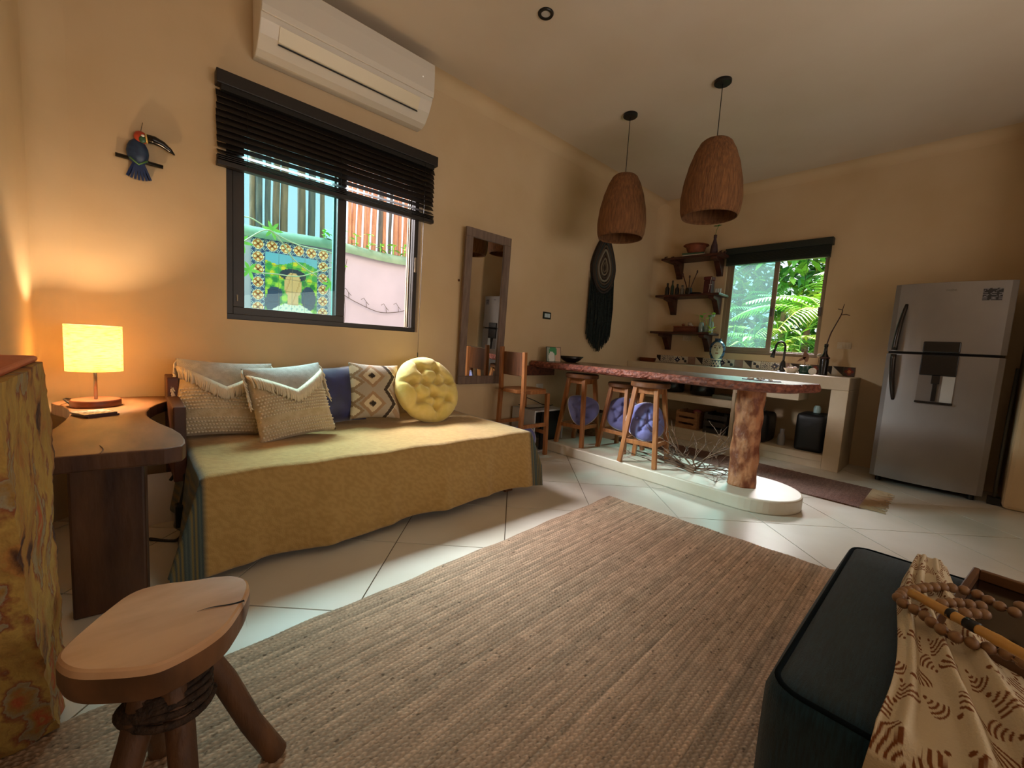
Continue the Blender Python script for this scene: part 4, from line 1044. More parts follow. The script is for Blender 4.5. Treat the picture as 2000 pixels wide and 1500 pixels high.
# window blinds
bl = thing('window_blind', 'dark wooden venetian blind half lowered over the left window', 'blind', (1.1, 3.05, 2.5))
BX0, BX1 = .395, 1.845
bm = nb(); box(bm, BX0-.004, BX1+.008, 3.025, 3.098, 2.425, 2.500); obj('valance', bm, BLIND, bl, bev=.004)
bm = nb(); box(bm, BX0+.02, BX1-.02, 3.035, 3.09, 2.395, 2.425); obj('head_rail', bm, BLACK, bl)
nsl = 10
for k in range(nsl):
    z = 2.385-k*.0355; bm = nb(); ang = rad(64 if k not in (8, 9) else (50 if k == 8 else 35))
    m_ = Matrix.Translation(((BX0+BX1)/2, 3.068, z)) @ Matrix.Rotation(ang, 4, 'X'); w_ = (BX1-BX0)/2+random.uniform(-.003, .003)
    box(bm, -w_, w_, -.0225, .0225, -.0014, .0014, mat=m_); obj('slat', bm, BLIND, bl)
for k in range(3):
    z = 2.040-k*.0105-.001; bm = nb(); box(bm, BX0, BX1, 3.044, 3.092, z, z+.004); obj('slat', bm, BLIND, bl)
bm = nb(); box(bm, BX0-.002, BX1+.002, 3.044, 3.092, 1.985, 2.012); obj('bottom_rail', bm, BLIND, bl, bev=.003)
for x in (.545, 1.10, 1.65):
    bm = nb(); tube(bm, [(x, 3.043, 2.43), (x, 3.041, 2.0)], .0015, 4); obj('ladder_cord', bm, BLACK, bl)
bm = nb(); tube(bm, [(1.745, 3.03, 2.43), (1.747, 3.04, 1.5), (1.745, 3.045, .86)], .0015, 5); tube(bm, [(1.745, 3.045, .93), (1.745, 3.045, .89)], .004, 6); obj('pull_cord', bm, BLACK, bl)
b2 = thing('kitchen_blind', 'dark venetian blind drawn up over the kitchen window', 'blind', (5.55, 1.6, 2.4))
bm = nb(); box(bm, 5.515, 5.598, 1.075, 2.165, 2.315, 2.39); obj('valance', bm, M('green_black', '#16211e', .5), b2, bev=.004)
for k in range(14):
    z = 2.215+k*.0072; bm = nb(); box(bm, 5.53, 5.58, 1.09, 2.15, z, z+.0045); obj('slat', bm, MC['green_black'], b2)
bm = nb(); box(bm, 5.53, 5.58, 1.09, 2.15, 2.185, 2.213); obj('bottom_rail', bm, MC['green_black'], b2, bev=.003)
bm = nb(); tube(bm, [(5.56, 1.29, 2.2), (5.565, 1.30, 1.25)], .002, 5); obj('pull_cord', bm, BLACK, b2)
# toucan
tc_ = thing('toucan_ornament', 'painted toucan wall ornament on a short dark perch', 'ornament', (.055, 3.09, 1.93))
RED, BLU, GRN, DK = M('toucan_red', '#b0432a', .3), M('toucan_blue', '#1d2c4c', .35, '#27405c', 40), M('toucan_green', '#2f5a3c', .3), M('toucan_black', '#0c0808', .2)
bm = nb(); ball(bm, (.052, 3.077, 1.935), .046, 16, (1, .42, 1.5)); obj('body', bm, BLU, tc_, smooth=True)
bm = nb(); ball(bm, (.066, 3.076, 2.015), .030, 16, (1, .6, 1.1)); obj('head', bm, RED, tc_, smooth=True)
bm = nb(); ball(bm, (.072, 3.060, 2.003), .014, 12, (1.1, .4, 1.3)); obj('cheek', bm, GRN, tc_, smooth=True)
bm = nb(); ball(bm, (.074, 3.057, 2.022), .0065, 12, (1.2, .5, 1)); obj('eye', bm, M('toucan_eye', '#d8d4cc', .2), tc_, smooth=True)
bm = nb(); tube(bm, [(.087, 3.075, 2.018), (.12, 3.075, 2.020), (.155, 3.075, 2.010), (.185, 3.075, 1.990), (.205, 3.075, 1.972)], [.022, .022, .018, .012, .003], 12); obj('beak', bm, DK, tc_, smooth=True)
bm = nb(); tube(bm, [(.084, 3.073, 2.016), (.091, 3.073, 2.017)], [.0235, .0235], 12); obj('beak_band', bm, M('toucan_cream', '#c8a860', .4), tc_, smooth=True)
bm = nb(); tube(bm, [(-.035, 3.083, 1.90), (.155, 3.083, 1.895)], .0105, 12); obj('perch', bm, DK, tc_, smooth=True)
bm = nb()
for k in range(7):
    a = rad(-27+9*k); beam(bm, (.055+.004*(k-3), 3.075, 1.895), (.055+.100*math.sin(a), 3.082, 1.885-.088*math.cos(a)), .014, .010, w1=.020)
obj('tail', bm, M('toucan_tail', '#1c3566', .3, '#142650', 60, (6, 1, 1)), tc_)
bm = nb(); tube(bm, [(.02, 3.066, 1.90), (.055, 3.056, 1.87), (.09, 3.066, 1.90)], .004, 6); obj('wing_edge', bm, M('toucan_lime', '#5c8a4a', .4), tc_, smooth=True)
bm = nb(); tube(bm, [(.066, 3.07, 2.045), (.075, 3.095, 2.10)], .0012, 4); obj('hanging_wire', bm, DK, tc_)
# mirror (leans out a little at the top)
mr = thing('wall_mirror', 'tall mirror in a greyed wooden frame right of the left window', 'mirror', (2.43, 3.07, .65))
FRW = M('grey_frame_wood', '#7a665a', .6, '#645248', 8, (5, 5, .7), bump=.3, bscale=20)
def tm(x, t, z):          # tilted plane
    return V(2.43+x, 3.082-t-(z)*.022, .655+z)
MW, MH, FW = .262, 1.385, .075
for a, b, c, d in ((-MW, MW, MH-FW, MH), (-MW, MW, 0, FW), (-MW, -MW+FW, FW, MH-FW), (MW-FW, MW, FW, MH-FW)):
    bm = nb(); vs_ = [tm(x, t, z) for x in (a, b) for t in (0, .028) for z in (c, d)]; v = [bm.verts.new(p) for p in vs_]
    for f in ((0, 1, 3, 2), (4, 6, 7, 5), (0, 4, 5, 1), (2, 3, 7, 6), (0, 2, 6, 4), (1, 5, 7, 3)): bm.faces.new([v[i] for i in f])
    obj('frame_rail', bm, FRW, mr, bev=.004)
bm = nb(); v = [bm.verts.new(tm(x, .012, z)) for x, z in ((-MW+FW, FW), (MW-FW, FW), (MW-FW, MH-FW), (-MW+FW, MH-FW))]; v2 = [bm.verts.new(tm(x, .006, z)) for x, z in ((-MW+FW, FW), (MW-FW, FW), (MW-FW, MH-FW), (-MW+FW, MH-FW))]
bm.faces.new(v); bm.faces.new(v2[::-1])
for i in range(4): bm.faces.new([v[i], v[(i+1) % 4], v2[(i+1) % 4], v2[i]])
obj('mirror_glass', bm, M('mirror_silver', '#dcdcdc', .01, metal=1), mr)
bm = nb(); lathe(bm, (0, 0, 0), [(0, 0), (.009, 0), (.011, .006), (.006, .012), (0, .013)], 12)
for v in bm.verts: v.co = V(2.155+v.co.x, 3.099-v.co.z, 1.58+v.co.y)
tag(obj('wall_hook', bm, OAKD, smooth=True), 'tiny brown wall hook left of the mirror frame', 'hook')
# switch and outlets
def plate(name, c, ax, w, h, label, mat, cat, bits, bmat):
    t = thing(name, label, cat, c)
    def b_(bm, u0, u1, z0, z1, t0, t1):
        if ax == 'y': box(bm, c[0]+u0, c[0]+u1, c[1]-t1, c[1]-t0, c[2]+z0, c[2]+z1)
        else: box(bm, c[0]-t1, c[0]-t0, c[1]+u0, c[1]+u1, c[2]+z0, c[2]+z1)
    bm = nb(); b_(bm, -w/2, w/2, -h/2, h/2, 0, .008); obj('plate', bm, mat, t, bev=.002)
    for k in range(bits):
        bm = nb(); cw = w*.7/bits; u = -w*.35+k*cw; b_(bm, u+.002, u+cw-.002, -h*.28, h*.28, .008, .012); obj('button', bm, bmat, t)
    return t
plate('light_switch', (3.325, 3.099, 1.375), 'y', .125, .075, 'light switch with dark frame and pale blue lit rockers by the mirror', BLACK, 'switch', 2, M('switch_rocker', '#b9cbd6', .3))
plate('wall_outlet', (3.285, 3.099, .60), 'y', .11, .07, 'white wall outlet low on the wall above the grey box', WHITEPL, 'outlet', 2, WHITEPL)
plate('shelf_outlet', (5.599, 2.58, 1.27), 'x', .12, .07, 'pale outlet plate under the lowest kitchen shelf', COUNTER, 'outlet', 3, COUNTER)
plate('counter_outlet', (5.599, .875, 1.245), 'x', .12, .07, 'pale outlet plate right of the kitchen window', COUNTER, 'outlet', 3, COUNTER)
# macrame hanging
hg = thing('macrame_hanging', 'dark macrame wall hanging with teardrop rings and long black fringe', 'wall hanging', (4.25, 3.06, 1.9))
bm = nb()
hx, hz = 4.24, 2.03
def tear(k, s, y=3.05):
    a = 2*PI*k; w = .23*s; h = .36*s
    r = V(w*math.sin(a)*(1 if math.cos(a) < 0 else (1-.55*math.cos(a)**1.4)), 0, h*math.cos(a)*(1.12 if math.cos(a) > 0 else .85))
    return V(hx, y, hz)+r
ctr = bm.verts.new((hx, 3.06, hz)); rr = [bm.verts.new(tear(k/48, 1.0, 3.07)) for k in range(48)]; rb = [bm.verts.new(tear(k/48, 1.0, 3.09)) for k in range(48)]
for k in range(48): bm.faces.new([ctr, rr[k], rr[(k+1) % 48]]); bm.faces.new([rr[k], rr[(k+1) % 48], rb[(k+1) % 48], rb[k]])
obj('backing', bm, M('macrame_brown', '#43352a', .9, '#2e241d', 60, bump=1, bscale=120), hg)
for k, (s, c) in enumerate(((.97, '#35302c'), (.86, '#4a3a2e'), (.75, '#3a3f3e'), (.64, '#5c4c3c'), (.52, '#8c8474'), (.40, '#4c3c2e'), (.28, '#8a7c66'), (.16, '#6c5c48'))):
    bm = nb(); tube(bm, [tear(q/40, s, 3.055) for q in range(41)], .013 if s > .3 else .010, 7, cap=False); obj('cord_ring', bm, M('cord_%d' % k, c, .9, bump=1, bscale=200), hg, smooth=True)
bm = nb()
for k in range(110):
    u = k/109*2-1; x = hx+.245*u+random.uniform(-.003, .003); zt = hz-.10-.22*math.sqrt(max(0, 1-u*u))*.9; zb = 1.03+.17*abs(u)**1.5+random.uniform(-.03, .03)
    tube(bm, [(hx+(x-hx)*.98, 3.068+random.uniform(-.008, .008), zt+.02), (x, 3.062+random.uniform(-.012, .012), (zt+zb)/2), (x+random.uniform(-.008, .008), 3.07, zb)], [.0045, .0045, .003], 5)
obj('fringe', bm, M('black_fringe', '#1b201f', .9, '#2a3230', 50, spec=.2), hg, smooth=True, kind='stuff')

# =================================================================== KITCHEN
kc = thing('kitchen_counter', 'built in plastered kitchen counter along the back wall', 'counter', (5.3, 1.9, 0))
CY0, CY1 = .70, 3.098
bm = nb(); box(bm, 5.0, 5.598, CY0, CY1, .795, .92); obj('worktop', bm, COUNTER, kc, bev=.008)
bm = nb(); box(bm, 5.0, 5.598, CY0, .835, 0, .795); obj('side_wall', bm, COUNTER, kc, bev=.004)
bm = nb(); box(bm, 5.0, 5.598, .835, CY1, .075, .14); box(bm, 5.012, 5.598, .835, CY1, 0, .075); obj('plinth', bm, COUNTER, kc, bev=.004)
bm = nb(); box(bm, 5.0, 5.598, 1.685, 1.72, .14, .795); obj('partition', bm, COUNTER, kc, bev=.004)
bm = nb(); box(bm, 5.0, 5.598, 1.72, CY1, .47, .555); obj('shelf', bm, COUNTER, kc, bev=.004)
bm = nb(); box(bm, 5.0, 5.40, 1.09, 1.685, .65, .73); obj('shelf', bm, COUNTER, kc, bev=.004)
# patterned splash tiles: each is a tile of the back wall
def sp_tri(u, v): return '#2a2422' if u > v else '#cfc4b0'
def sp_flower(u, v):
    x, y = u-.5, v-.5; r = math.hypot(x, y); a = math.atan2(y, x)
    if r < .07: return '#d8d2c0'
    if r < .13: return '#232a4a'
    return '#232a4a' if r < .30+.13*math.cos(8*a) else '#d8d2c0'
def sp_dot(u, v):
    x, y = u-.5, v-.5; r = math.hypot(x, y); a = math.atan2(y, x)
    return '#33303c' if (math.sin(u*25)*math.sin(v*25) > .25 and r > .2) or (r < .18 and math.cos(4*a) > 0) else '#cdc6b4'
def sp_vine(u, v):
    return '#2c2c34' if math.hypot(u-.3, v-.35) < .17 or math.hypot(u-.65, v-.65) < .2 or abs(v-u) < .06 else '#d2caba'
def sp_grain(u, v): return '#8a6a60' if (int(u*17)*7+int(v*15)*5) % 3 else '#b8a090'
def sp_red(u, v):
    x, y = u-.5, v-.5; r = math.hypot(x, y); a = math.atan2(y, x)
    return '#b06a38' if r < .16 else ('#7a2c24' if r < .34+.1*math.cos(4*a) else '#4a3a34')
def sp_green(u, v): return '#3f5a48' if math.sin(u*19)*math.sin(v*17) > 0 else '#8a9078'
seq = ['t', 'd', 'd', 'f', 'v', 'g', 't', 'd', 'd', 'f', 'v', 'g', 't', 'v', 'd', 'f', 'g', 't', 'd', 'r', 't', 't', 'r', 'n']
FN = dict(t=sp_tri, f=sp_flower, d=sp_dot, v=sp_vine, g=sp_grain, r=sp_red, n=sp_green)
y = 3.03
for s in seq:
    if y-.1 < .66: break
    ptile(wall_back, 'tile', (5.590, y, 1.022), (0, -1, 0), (0, 0, -1), .0985, .1, 12, FN[s], -.009); y -= .099
# shelves
def shelf(z, y0, y1, label):
    t = thing('wall_shelf', label, 'shelf', (5.42, (y0+y1)/2, z), 'wooden wall shelves left of the kitchen window')
    bm = nb(); box(bm, 5.29, 5.598, y0, y1, z-.028, z); obj('board', bm, SHELFW, t, bev=.005)
    for y in (y0+.11, y1-.14):
        bm = nb()
        prism(bm, [(5.598, z-.24), (5.555, z-.24), (5.54, z-.20), (5.44, z-.075), (5.33, z-.060), (5.33, z-.028), (5.598, z-.028)], y-.035, y+.035, fn=lambda a, b, c: V(a, c, b)); obj('bracket', bm, SHELFW, t, bev=.004)
    return t
SH1, SH2, SH3 = 2.31, 1.825, 1.34
shelf(SH1, 2.12, 2.90, 'top dark wooden shelf with bowl and books'); shelf(SH2, 2.10, 2.94, 'middle dark wooden shelf with bottles and a red box'); shelf(SH3, 2.17, 2.97, 'lowest dark wooden shelf with plants in jars')
def lat(name, x, y, z, prof, mat, label, cat, n=20, parent=None, **k):
    bm = nb(); lathe(bm, (x, y, z), prof, n)
    o = obj(name, bm, mat, parent, angle=45)
    if parent is None: tag(o, label, cat, **k)
    return o
TERRA = M('terracotta', '#8a4a2c', .7, '#6d3620', 14, bump=.2); 
# top shelf
for k, (dy, c, lb) in enumerate(((0, '#c8bfae', 'pale book at the bottom of the stack on the top shelf'), (.012, '#274a34', 'dark green book on top of the pale book'))):
    bm = nb(); z = SH1+.002+.021*k; m_ = Matrix.Translation((5.42, 2.50+dy, z)) @ Matrix.Rotation(rad(6+4*k), 4, 'Z'); box(bm, -.08, .08, -.13, .13, .002, .018, mat=m_); o = obj('book', bm, M('pages', '#cfc5ae', .9)); tag(o, lb, 'book', 'books on the top shelf')
    bm = nb(); box(bm, -.083, .083, -.133, .133, 0, .002, mat=m_); box(bm, -.083, .083, -.133, .133, .018, .020, mat=m_); box(bm, -.083, -.081, -.133, .133, .002, .018, mat=m_); obj('cover', bm, M('cover_%d' % k, c, .6), o)
lat('clay_bowl', 5.42, 2.50, SH1+.045, [(0, 0), (.085, 0), (.10, .02), (.125, .085), (.155, .098), (.15, .104), (.118, .09), (.09, .02), (0, .015)], TERRA, 'wide terracotta bowl on the books on the top shelf', 'bowl', 28)
bo = thing('wicker_bottle', 'dark wrapped bottle holding a sprig on the top shelf', 'bottle', (5.42, 2.27, SH1))
lat('glass', 5.42, 2.27, SH1+.001, [(0, 0), (.042, 0), (.046, .04), (.036, .12), (.020, .17), (.015, .20), (.019, .215), (.019, .245), (0, .245)], M('wrapped_glass', '#4a3230', .6, '#3a2838', 30, bump=.5), '', '', parent=bo)
bm = nb(); tube(bm, [(5.42, 2.27, SH1+.24), (5.42, 2.265, SH1+.30), (5.42, 2.24, SH1+.36)], .003, 5)
for a in (0, 1.3, 2.6, 4): leaf(bm, (5.42, 2.25, SH1+.35), (.2*math.cos(a), math.sin(a), .3), .06, .03)
obj('sprig', bm, LEAF[3], bo)
for k, (x, y) in enumerate(((5.36, 2.87), (5.40, 2.80), (5.37, 2.16), (5.42, 2.13))):
    bm = nb(); pts = [(x+.012*math.cos(q), y+.016*math.sin(q), SH1+.013+.010*q/3) for q in [i*.6 for i in range(11 if k < 2 else 8)]]; tube(bm, pts, .008, 6)
    tag(obj('wood_curl', bm, SHELFW, smooth=True), ['leftmost curled seed pod on the top shelf', 'curled seed pod beside the books, left', 'curled seed pod at the right end behind the bottle', 'outermost curled seed pod at the right shelf end'][k], 'pod', 'seed pods on the top shelf')
# middle shelf
BOT = [M('bottle_dark', '#1b1714', .2), M('bottle_green', '#1f3326', .2), M('bottle_clear', '#6d665c', .15)]
for k, (y, h, r, m) in enumerate(((2.84, .17, .030, 0), (2.77, .20, .022, 1), (2.70, .15, .026, 0), (2.63, .13, .028, 2))):
    t = thing('spice_bottle', ['dark bottle at the left end of the middle shelf', 'tall thin green bottle, second on the middle shelf', 'short dark bottle, third on the middle shelf', 'clear bottle beside the utensils on the middle shelf'][k], 'bottle', (5.42, y, SH2), 'bottles on the middle shelf')
    lat('glass', 5.42, y, SH2+.001, [(0, 0), (r, 0), (r, h*.6), (r*.45, h*.75), (r*.4, h*.9), (0, h*.9)], BOT[m], '', '', 16, parent=t)
    lat('cap', 5.42, y, SH2+.001+h*.9, [(0, 0), (r*.5, 0), (r*.5, h*.12), (0, h*.12)], BLACK, '', '', 12, parent=t)
ut = thing('utensil_jar', 'dark jar with wooden spoons and a ladle on the middle shelf', 'jar', (5.42, 2.54, SH2))
lat('jar', 5.42, 2.54, SH2+.001, [(0, 0), (.04, 0), (.045, .04), (.04, .09), (.036, .09), (.038, .04), (.03, .01), (0, .01)], BOT[0], '', '', parent=ut)
for p1, r in (((5.40, 2.63, SH2+.27), .007), ((5.44, 2.46, SH2+.30), .006), ((5.43, 2.55, SH2+.24), .006)):
    bm = nb(); tube(bm, [(5.42, 2.54, SH2+.03), p1], r, 6); ball(bm, p1, .018, 8, (1, .5, 1.3)); obj('spoon', bm, SHELFW, ut)
lat('dark_dish', 5.40, 2.43, SH2+.001, [(0, 0), (.05, 0), (.065, .022), (.06, .022), (.045, .006), (0, .006)], BOT[0], 'small flat black dish in the middle of the middle shelf', 'dish')
lt = thing('red_lantern', 'dark red lantern box with white wire cross on the middle shelf', 'lantern', (5.42, 2.28, SH2))
bm = nb(); box(bm, 5.36, 5.46, 2.23, 2.33, SH2+.001, SH2+.17); obj('box', bm, M('maroon', '#4a1a1a', .4), lt, bev=.01)
bm = nb(); box(bm, 5.355, 5.465, 2.225, 2.335, SH2+.17, SH2+.215); obj('lid', bm, M('maroon2', '#5c2020', .4), lt, bev=.012)
bm = nb(); beam(bm, (5.352, 2.255, SH2+.02), (5.352, 2.235, SH2+.2), .003, .003); beam(bm, (5.352, 2.22, SH2+.11), (5.352, 2.26, SH2+.11), .003, .003); obj('wire', bm, WHITEPL, lt)
for k in range(3):
    lat('glass_cup', 5.36, 2.17-.026*k, SH2+.001, [(0, 0), (.011, 0), (.012, .055), (.009, .055), (.008, .006), (0, .006)], M('pale_glass', '#b4bcbc', .15), ['first small pale cup at the right end of the middle shelf', 'second small pale cup in the row of three', 'last small pale cup at the shelf tip'][k], 'cup', 12, group='small cups on the middle shelf')
# lowest shelf
wb = thing('wooden_box', 'long reddish wooden box carrying a shell on the lowest shelf', 'box', (5.42, 2.5, SH3))
bm = nb(); box(bm, 5.34, 5.48, 2.36, 2.66, SH3+.001, SH3+.065); obj('body', bm, M('cedar', '#6b3420', .5, '#4d2415', 6), wb, bev=.004)
bm = nb(); box(bm, 5.335, 5.485, 2.355, 2.665, SH3+.065, SH3+.078); obj('lid', bm, M('cedar2', '#7a4028', .5), wb, bev=.004)
bm = nb(); lathe(bm, (0, 0, 0), [(0, 0), (.018, .015), (.028, .04), (.022, .055), (.016, .07), (.01, .085), (0, .1)], 12)
for v in bm.verts: v.co = Matrix.Rotation(rad(125), 3, 'X') @ v.co + V(5.40, 2.50, SH3+.125)
tag(obj('sea_shell', bm, M('shell_white', '#b8a898', .5, '#9c8672', 20), smooth=True), 'pale pointed sea shell on the wooden box', 'shell')
bm = nb(); ball(bm, (5.43, 2.57, SH3+.097), .022, 8, (1.4, 1, .8)); tag(obj('red_stone', bm, TERRA, smooth=True), 'small reddish stone beside the shell on the wooden box', 'stone')
PG = M('pale_blue_glass', '#7f9a98', .1, '#96aaa6', 10, spec=.8); DKL = M('dark_liquid', '#1a1f24', .2)
for k, (y, h, r) in enumerate(((2.32, .13, .032), (2.245, .09, .040), (2.19, .14, .022))):
    t = thing('plant_jar', ['tall clear glass jar with rooted leaves on the lowest shelf', 'wide round glass jar of dark pebbles on the lowest shelf', 'narrow blue glass jar at the right of the lowest shelf'][k], 'jar', (5.40, y, SH3), 'glass jars on the lowest shelf')
    lat('jar', 5.40, y, SH3+.001, [(0, 0), (r*.9, 0), (r, h*.2), (r, h*.75), (r*.6, h), (r*.5, h), (r*.9, h*.7), (r*.9, h*.2), (0, .005)], PG, '', '', parent=t)
    lat('content', 5.40, y, SH3+.004, [(0, 0), (r*.75, .002), (r*.8, h*.3), (0, h*.34)], DKL, '', '', parent=t)
    for q in range(3):
        bm = nb(); a = q*2.1+k; p0 = (5.40, y, SH3+h*.6); p1 = (5.38+.02*math.cos(a), y+.03*math.sin(a), SH3+h+.06+.02*q); tube(bm, [p0, p1], .002, 4); leaf(bm, p1, (-.5, math.sin(a+k), .5), .07, .045); obj('leaf', bm, LEAF[0 if q else 1], t)
bv = thing('bud_vase', 'slim glass vase with pale flower at the window end of lowest shelf', 'vase', (5.36, 2.14, SH3-.03))
# tall vase stands on the window ledge edge of counter shelf
lat('vase', 5.37, 2.205, SH3+.001, [(0, 0), (.016, 0), (.018, .05), (.010, .12), (.013, .2), (.010, .2), (.007, .12), (0, .01)], PG, '', '', 14, parent=bv)
bm = nb(); tube(bm, [(5.37, 2.205, SH3+.05), (5.36, 2.175, SH3+.19)], .002, 4)
for q in range(7): ball(bm, (5.36+.016*math.cos(q), 2.172+.016*math.sin(q), SH3+.205+.006*(q % 3)), .011, 8)
obj('flower', bm, M('hydrangea', '#9fc4b8', .7), bv, smooth=True)
bm = nb()
for q in range(7): leaf(bm, (5.33, 2.165, SH3-.01+.01*q), (-.3, math.sin(q*2.3), .2+.1*q), .10, .035)
tag(obj('trailing_leaves', bm, LEAF[2], smooth=True), 'bright yellow green leaves spilling over the end of lowest shelf', 'leaves')
# face vase on the counter
fv = thing('face_vase', 'tall blue and white ceramic vase painted with a face', 'vase', (5.28, 2.045, .92))
def fvc(c, n):
    x, z = c.y, c.z    # local: -x faces the room
    front = c.x < -.01
    if z < .075: return '#c8ccc0' if (math.sin(math.atan2(c.y, c.x)*9)*math.sin(z*120) < .3) else '#2c4668'
    if .075 <= z < .083 or .098 < z < .104: return '#25405e'
    if z < .10: return '#c8ccc0'
    if front and (x/.062)**2+((z-.20)/.10)**2 < 1:
        if math.hypot(x-.024, (z-.235)) < .010 or math.hypot(x+.024, (z-.235)) < .010: return '#4a4030'
        if abs(x) < .006 and .19 < z < .235: return '#9a9474'
        if abs(x) < .02 and abs(z-.165) < .006: return '#8a6a58'
        if abs(abs(x)-.024) < .014 and abs(z-.252) < .003: return '#4a4030'
        return '#b9bda6'
    return '#2e5a80' if math.sin(z*110+c.y*50) > -.5 else '#16304a'
bm = nb(); lathe(bm, (0, 0, 0), [(0, 0), (.058, 0), (.062, .01), (.050, .035), (.050, .07), (.062, .10), (.082, .15), (.090, .20), (.086, .25), (.068, .29), (.040, .315), (.034, .335), (.04, .345), (.030, .345), (.025, .32), (0, .32)], 64)
bmesh.ops.subdivide_edges(bm, edges=[e for e in bm.edges if abs(e.verts[0].co.z-e.verts[1].co.z) > .02], cuts=5)
o = obj('body', bm, GLAZE, fv, smooth=True, local=True); paint(o.data, fvc); fv.rotation_euler = (0, 0, rad(20))
# faucet
fc = thing('faucet', 'tall black gooseneck kitchen faucet on the counter', 'faucet', (5.38, 1.365, .92))
bm = nb(); lathe(bm, (5.40, 1.365, .921), [(0, 0), (.055, 0), (.055, .006), (.036, .012), (.032, .05), (.024, .09), (.018, .12), (0, .12)], 24); obj('base', bm, BLACK, fc, angle=40)
bm = nb(); tube(bm, [(5.40, 1.365, 1.03), (5.40, 1.362, 1.20)]+[(5.40-.030*(1-math.cos(a)), 1.362+.038*(1-math.cos(a)), 1.20+.055*math.sin(a)) for a in [PI*k/12 for k in range(1, 12)]]+[(5.34, 1.438, 1.195), (5.338, 1.448, 1.16)], .0115, 12); obj('spout', bm, BLACK, fc, smooth=True)
bm = nb(); tube(bm, [(5.338, 1.447, 1.165), (5.334, 1.462, 1.075)], [.013, .023], 14); obj('spray_head', bm, BLACK, fc, smooth=True)
bm = nb(); tube(bm, [(5.40, 1.365, .97), (5.36, 1.42, 1.0)], .006, 8); obj('handle', bm, BLACK, fc, smooth=True)
# small things on the counter
lat('copper_pan', 5.30, 2.97, .921, [(0, 0), (.10, 0), (.115, .05), (.11, .052), (.098, .006), (0, .006)], M('copper', '#8a5030', .35, '#6d3a22', 8, metal=.8), 'shallow copper pan at the left end of the counter', 'pan', 32)
wbw = lat('white_bowl', 5.22, 1.235, .921, [(0, 0), (.04, 0), (.075, .05), (.07, .05), (.038, .008), (0, .008)], M('white_ceramic', '#cfc4b4', .35), 'white bowl of garlic beside the faucet', 'bowl', 24)
for k in range(4):
    bm = nb(); ball(bm, (5.22+.03*math.cos(k*1.6), 1.235+.03*math.sin(k*1.6), .965+.008*(k == 3)), .022, 10, (1, 1, .85)); tag(obj('garlic_bulb', bm, M('garlic', '#a68c78', .7, '#84685a', 20), smooth=True), ['brownish garlic bulb at the back of the white bowl', 'garlic bulb on the window side of the white bowl', 'garlic bulb at the front of the white bowl', 'garlic bulb on top, nearest the green pot, in the white bowl'][k], 'garlic', 'garlic bulbs in the white bowl')
lat('green_pot', 5.24, 1.115, .921, [(0, 0), (.055, 0), (.062, .03), (.058, .085), (.05, .09), (.045, .085), (.05, .02), (0, .02)], M('dark_green_glaze', '#12382c', .25), 'dark green glazed pot on the counter', 'pot', 28)
kt = thing('round_timer', 'small white round dial leaning beside the green pot', 'timer', (5.17, 1.025, .955))
bm = nb(); lathe(bm, (0, 0, 0), [(0, 0), (.034, 0), (.034, .02), (0, .02)], 28)
for v in bm.verts: v.co = V(5.17-v.co.z, 1.035+v.co.y, .956+v.co.x)
obj('case', bm, M('timer_white', '#c4bcac', .4), kt, angle=40)
bm = nb()
for a in range(10): ball(bm, (5.149, 1.035+.022*math.sin(a*.628), .956+.022*math.cos(a*.628)), .002, 6)
obj('marks', bm, BLACK, kt)
lf = thing('carved_leaf', 'brown carved wooden leaf standing on a thin stem on the counter', 'ornament', (5.42, 1.17, .92))
bm = nb(); lathe(bm, (5.42, 1.17, .921), [(0, 0), (.02, 0), (.02, .012), (0, .012)], 12); tube(bm, [(5.42, 1.17, .93), (5.42, 1.165, 1.06)], .003, 5); obj('stem', bm, SHELFW, lf)
bm = nb(); leaf(bm, (5.42, 1.15, 1.05), (0, .25, 1), .12, .06, up=(1, 0, 0), droop=0); leaf(bm, (5.42, 1.16, 1.10), (0, .9, -.5), .09, .03, up=(1, 0, 0), droop=.1); obj('blade', bm, M('dry_leaf', '#6d4a34', .7), lf)
cl = thing('pale_rose', 'pale dried flower head on a stem left of the dark bottle', 'flower', (5.40, 1.05, .92))
bm = nb(); lathe(bm, (5.42, 1.05, .921), [(0, 0), (.018, 0), (.018, .05), (0, .05)], 12); tube(bm, [(5.42, 1.05, .96), (5.42, 1.045, 1.10)], .003, 5); obj('stem', bm, SHELFW, cl)
bm = nb(); ball(bm, (5.42, 1.04, 1.125), .026, 10, (1, 1.1, .8)); obj('flower_head', bm, M('dried_cream', '#a8987c', .8), cl, smooth=True)
db = thing('dark_bottle', 'tall dark bottle holding a bare twig right of the kitchen window', 'bottle', (5.36, .985, .92))
lat('glass', 5.36, .985, .921, [(0, 0), (.040, 0), (.042, .15), (.036, .19), (.018, .23), (.014, .29), (.018, .30), (.018, .325), (.012, .325), (0, .32)], BOT[0], '', '', 24, parent=db)
lat('collar', 5.36, .985, 1.095, [(.044, 0), (.046, .008), (.044, .016), (.04, .016), (.04, 0), (.044, 0)], SHELFW, '', '', 24, parent=db)
bm = nb(); tube(bm, catmull([(5.36, .985, 1.23), (5.37, .965, 1.35), (5.38, .945, 1.42), (5.38, .90, 1.55), (5.38, .895, 1.60)], 5), [.006]*9+[.005]*8+[.004]*4, 6)
tube(bm, [(5.38, .90, 1.55), (5.39, .86, 1.555), (5.39, .83, 1.545)], .004, 5); tube(bm, [(5.38, .895, 1.60), (5.37, .93, 1.61)], .004, 5); tube(bm, [(5.38, .895, 1.60), (5.38, .885, 1.66)], .003, 5)
obj('twig', bm, SHELFW, db, smooth=True)
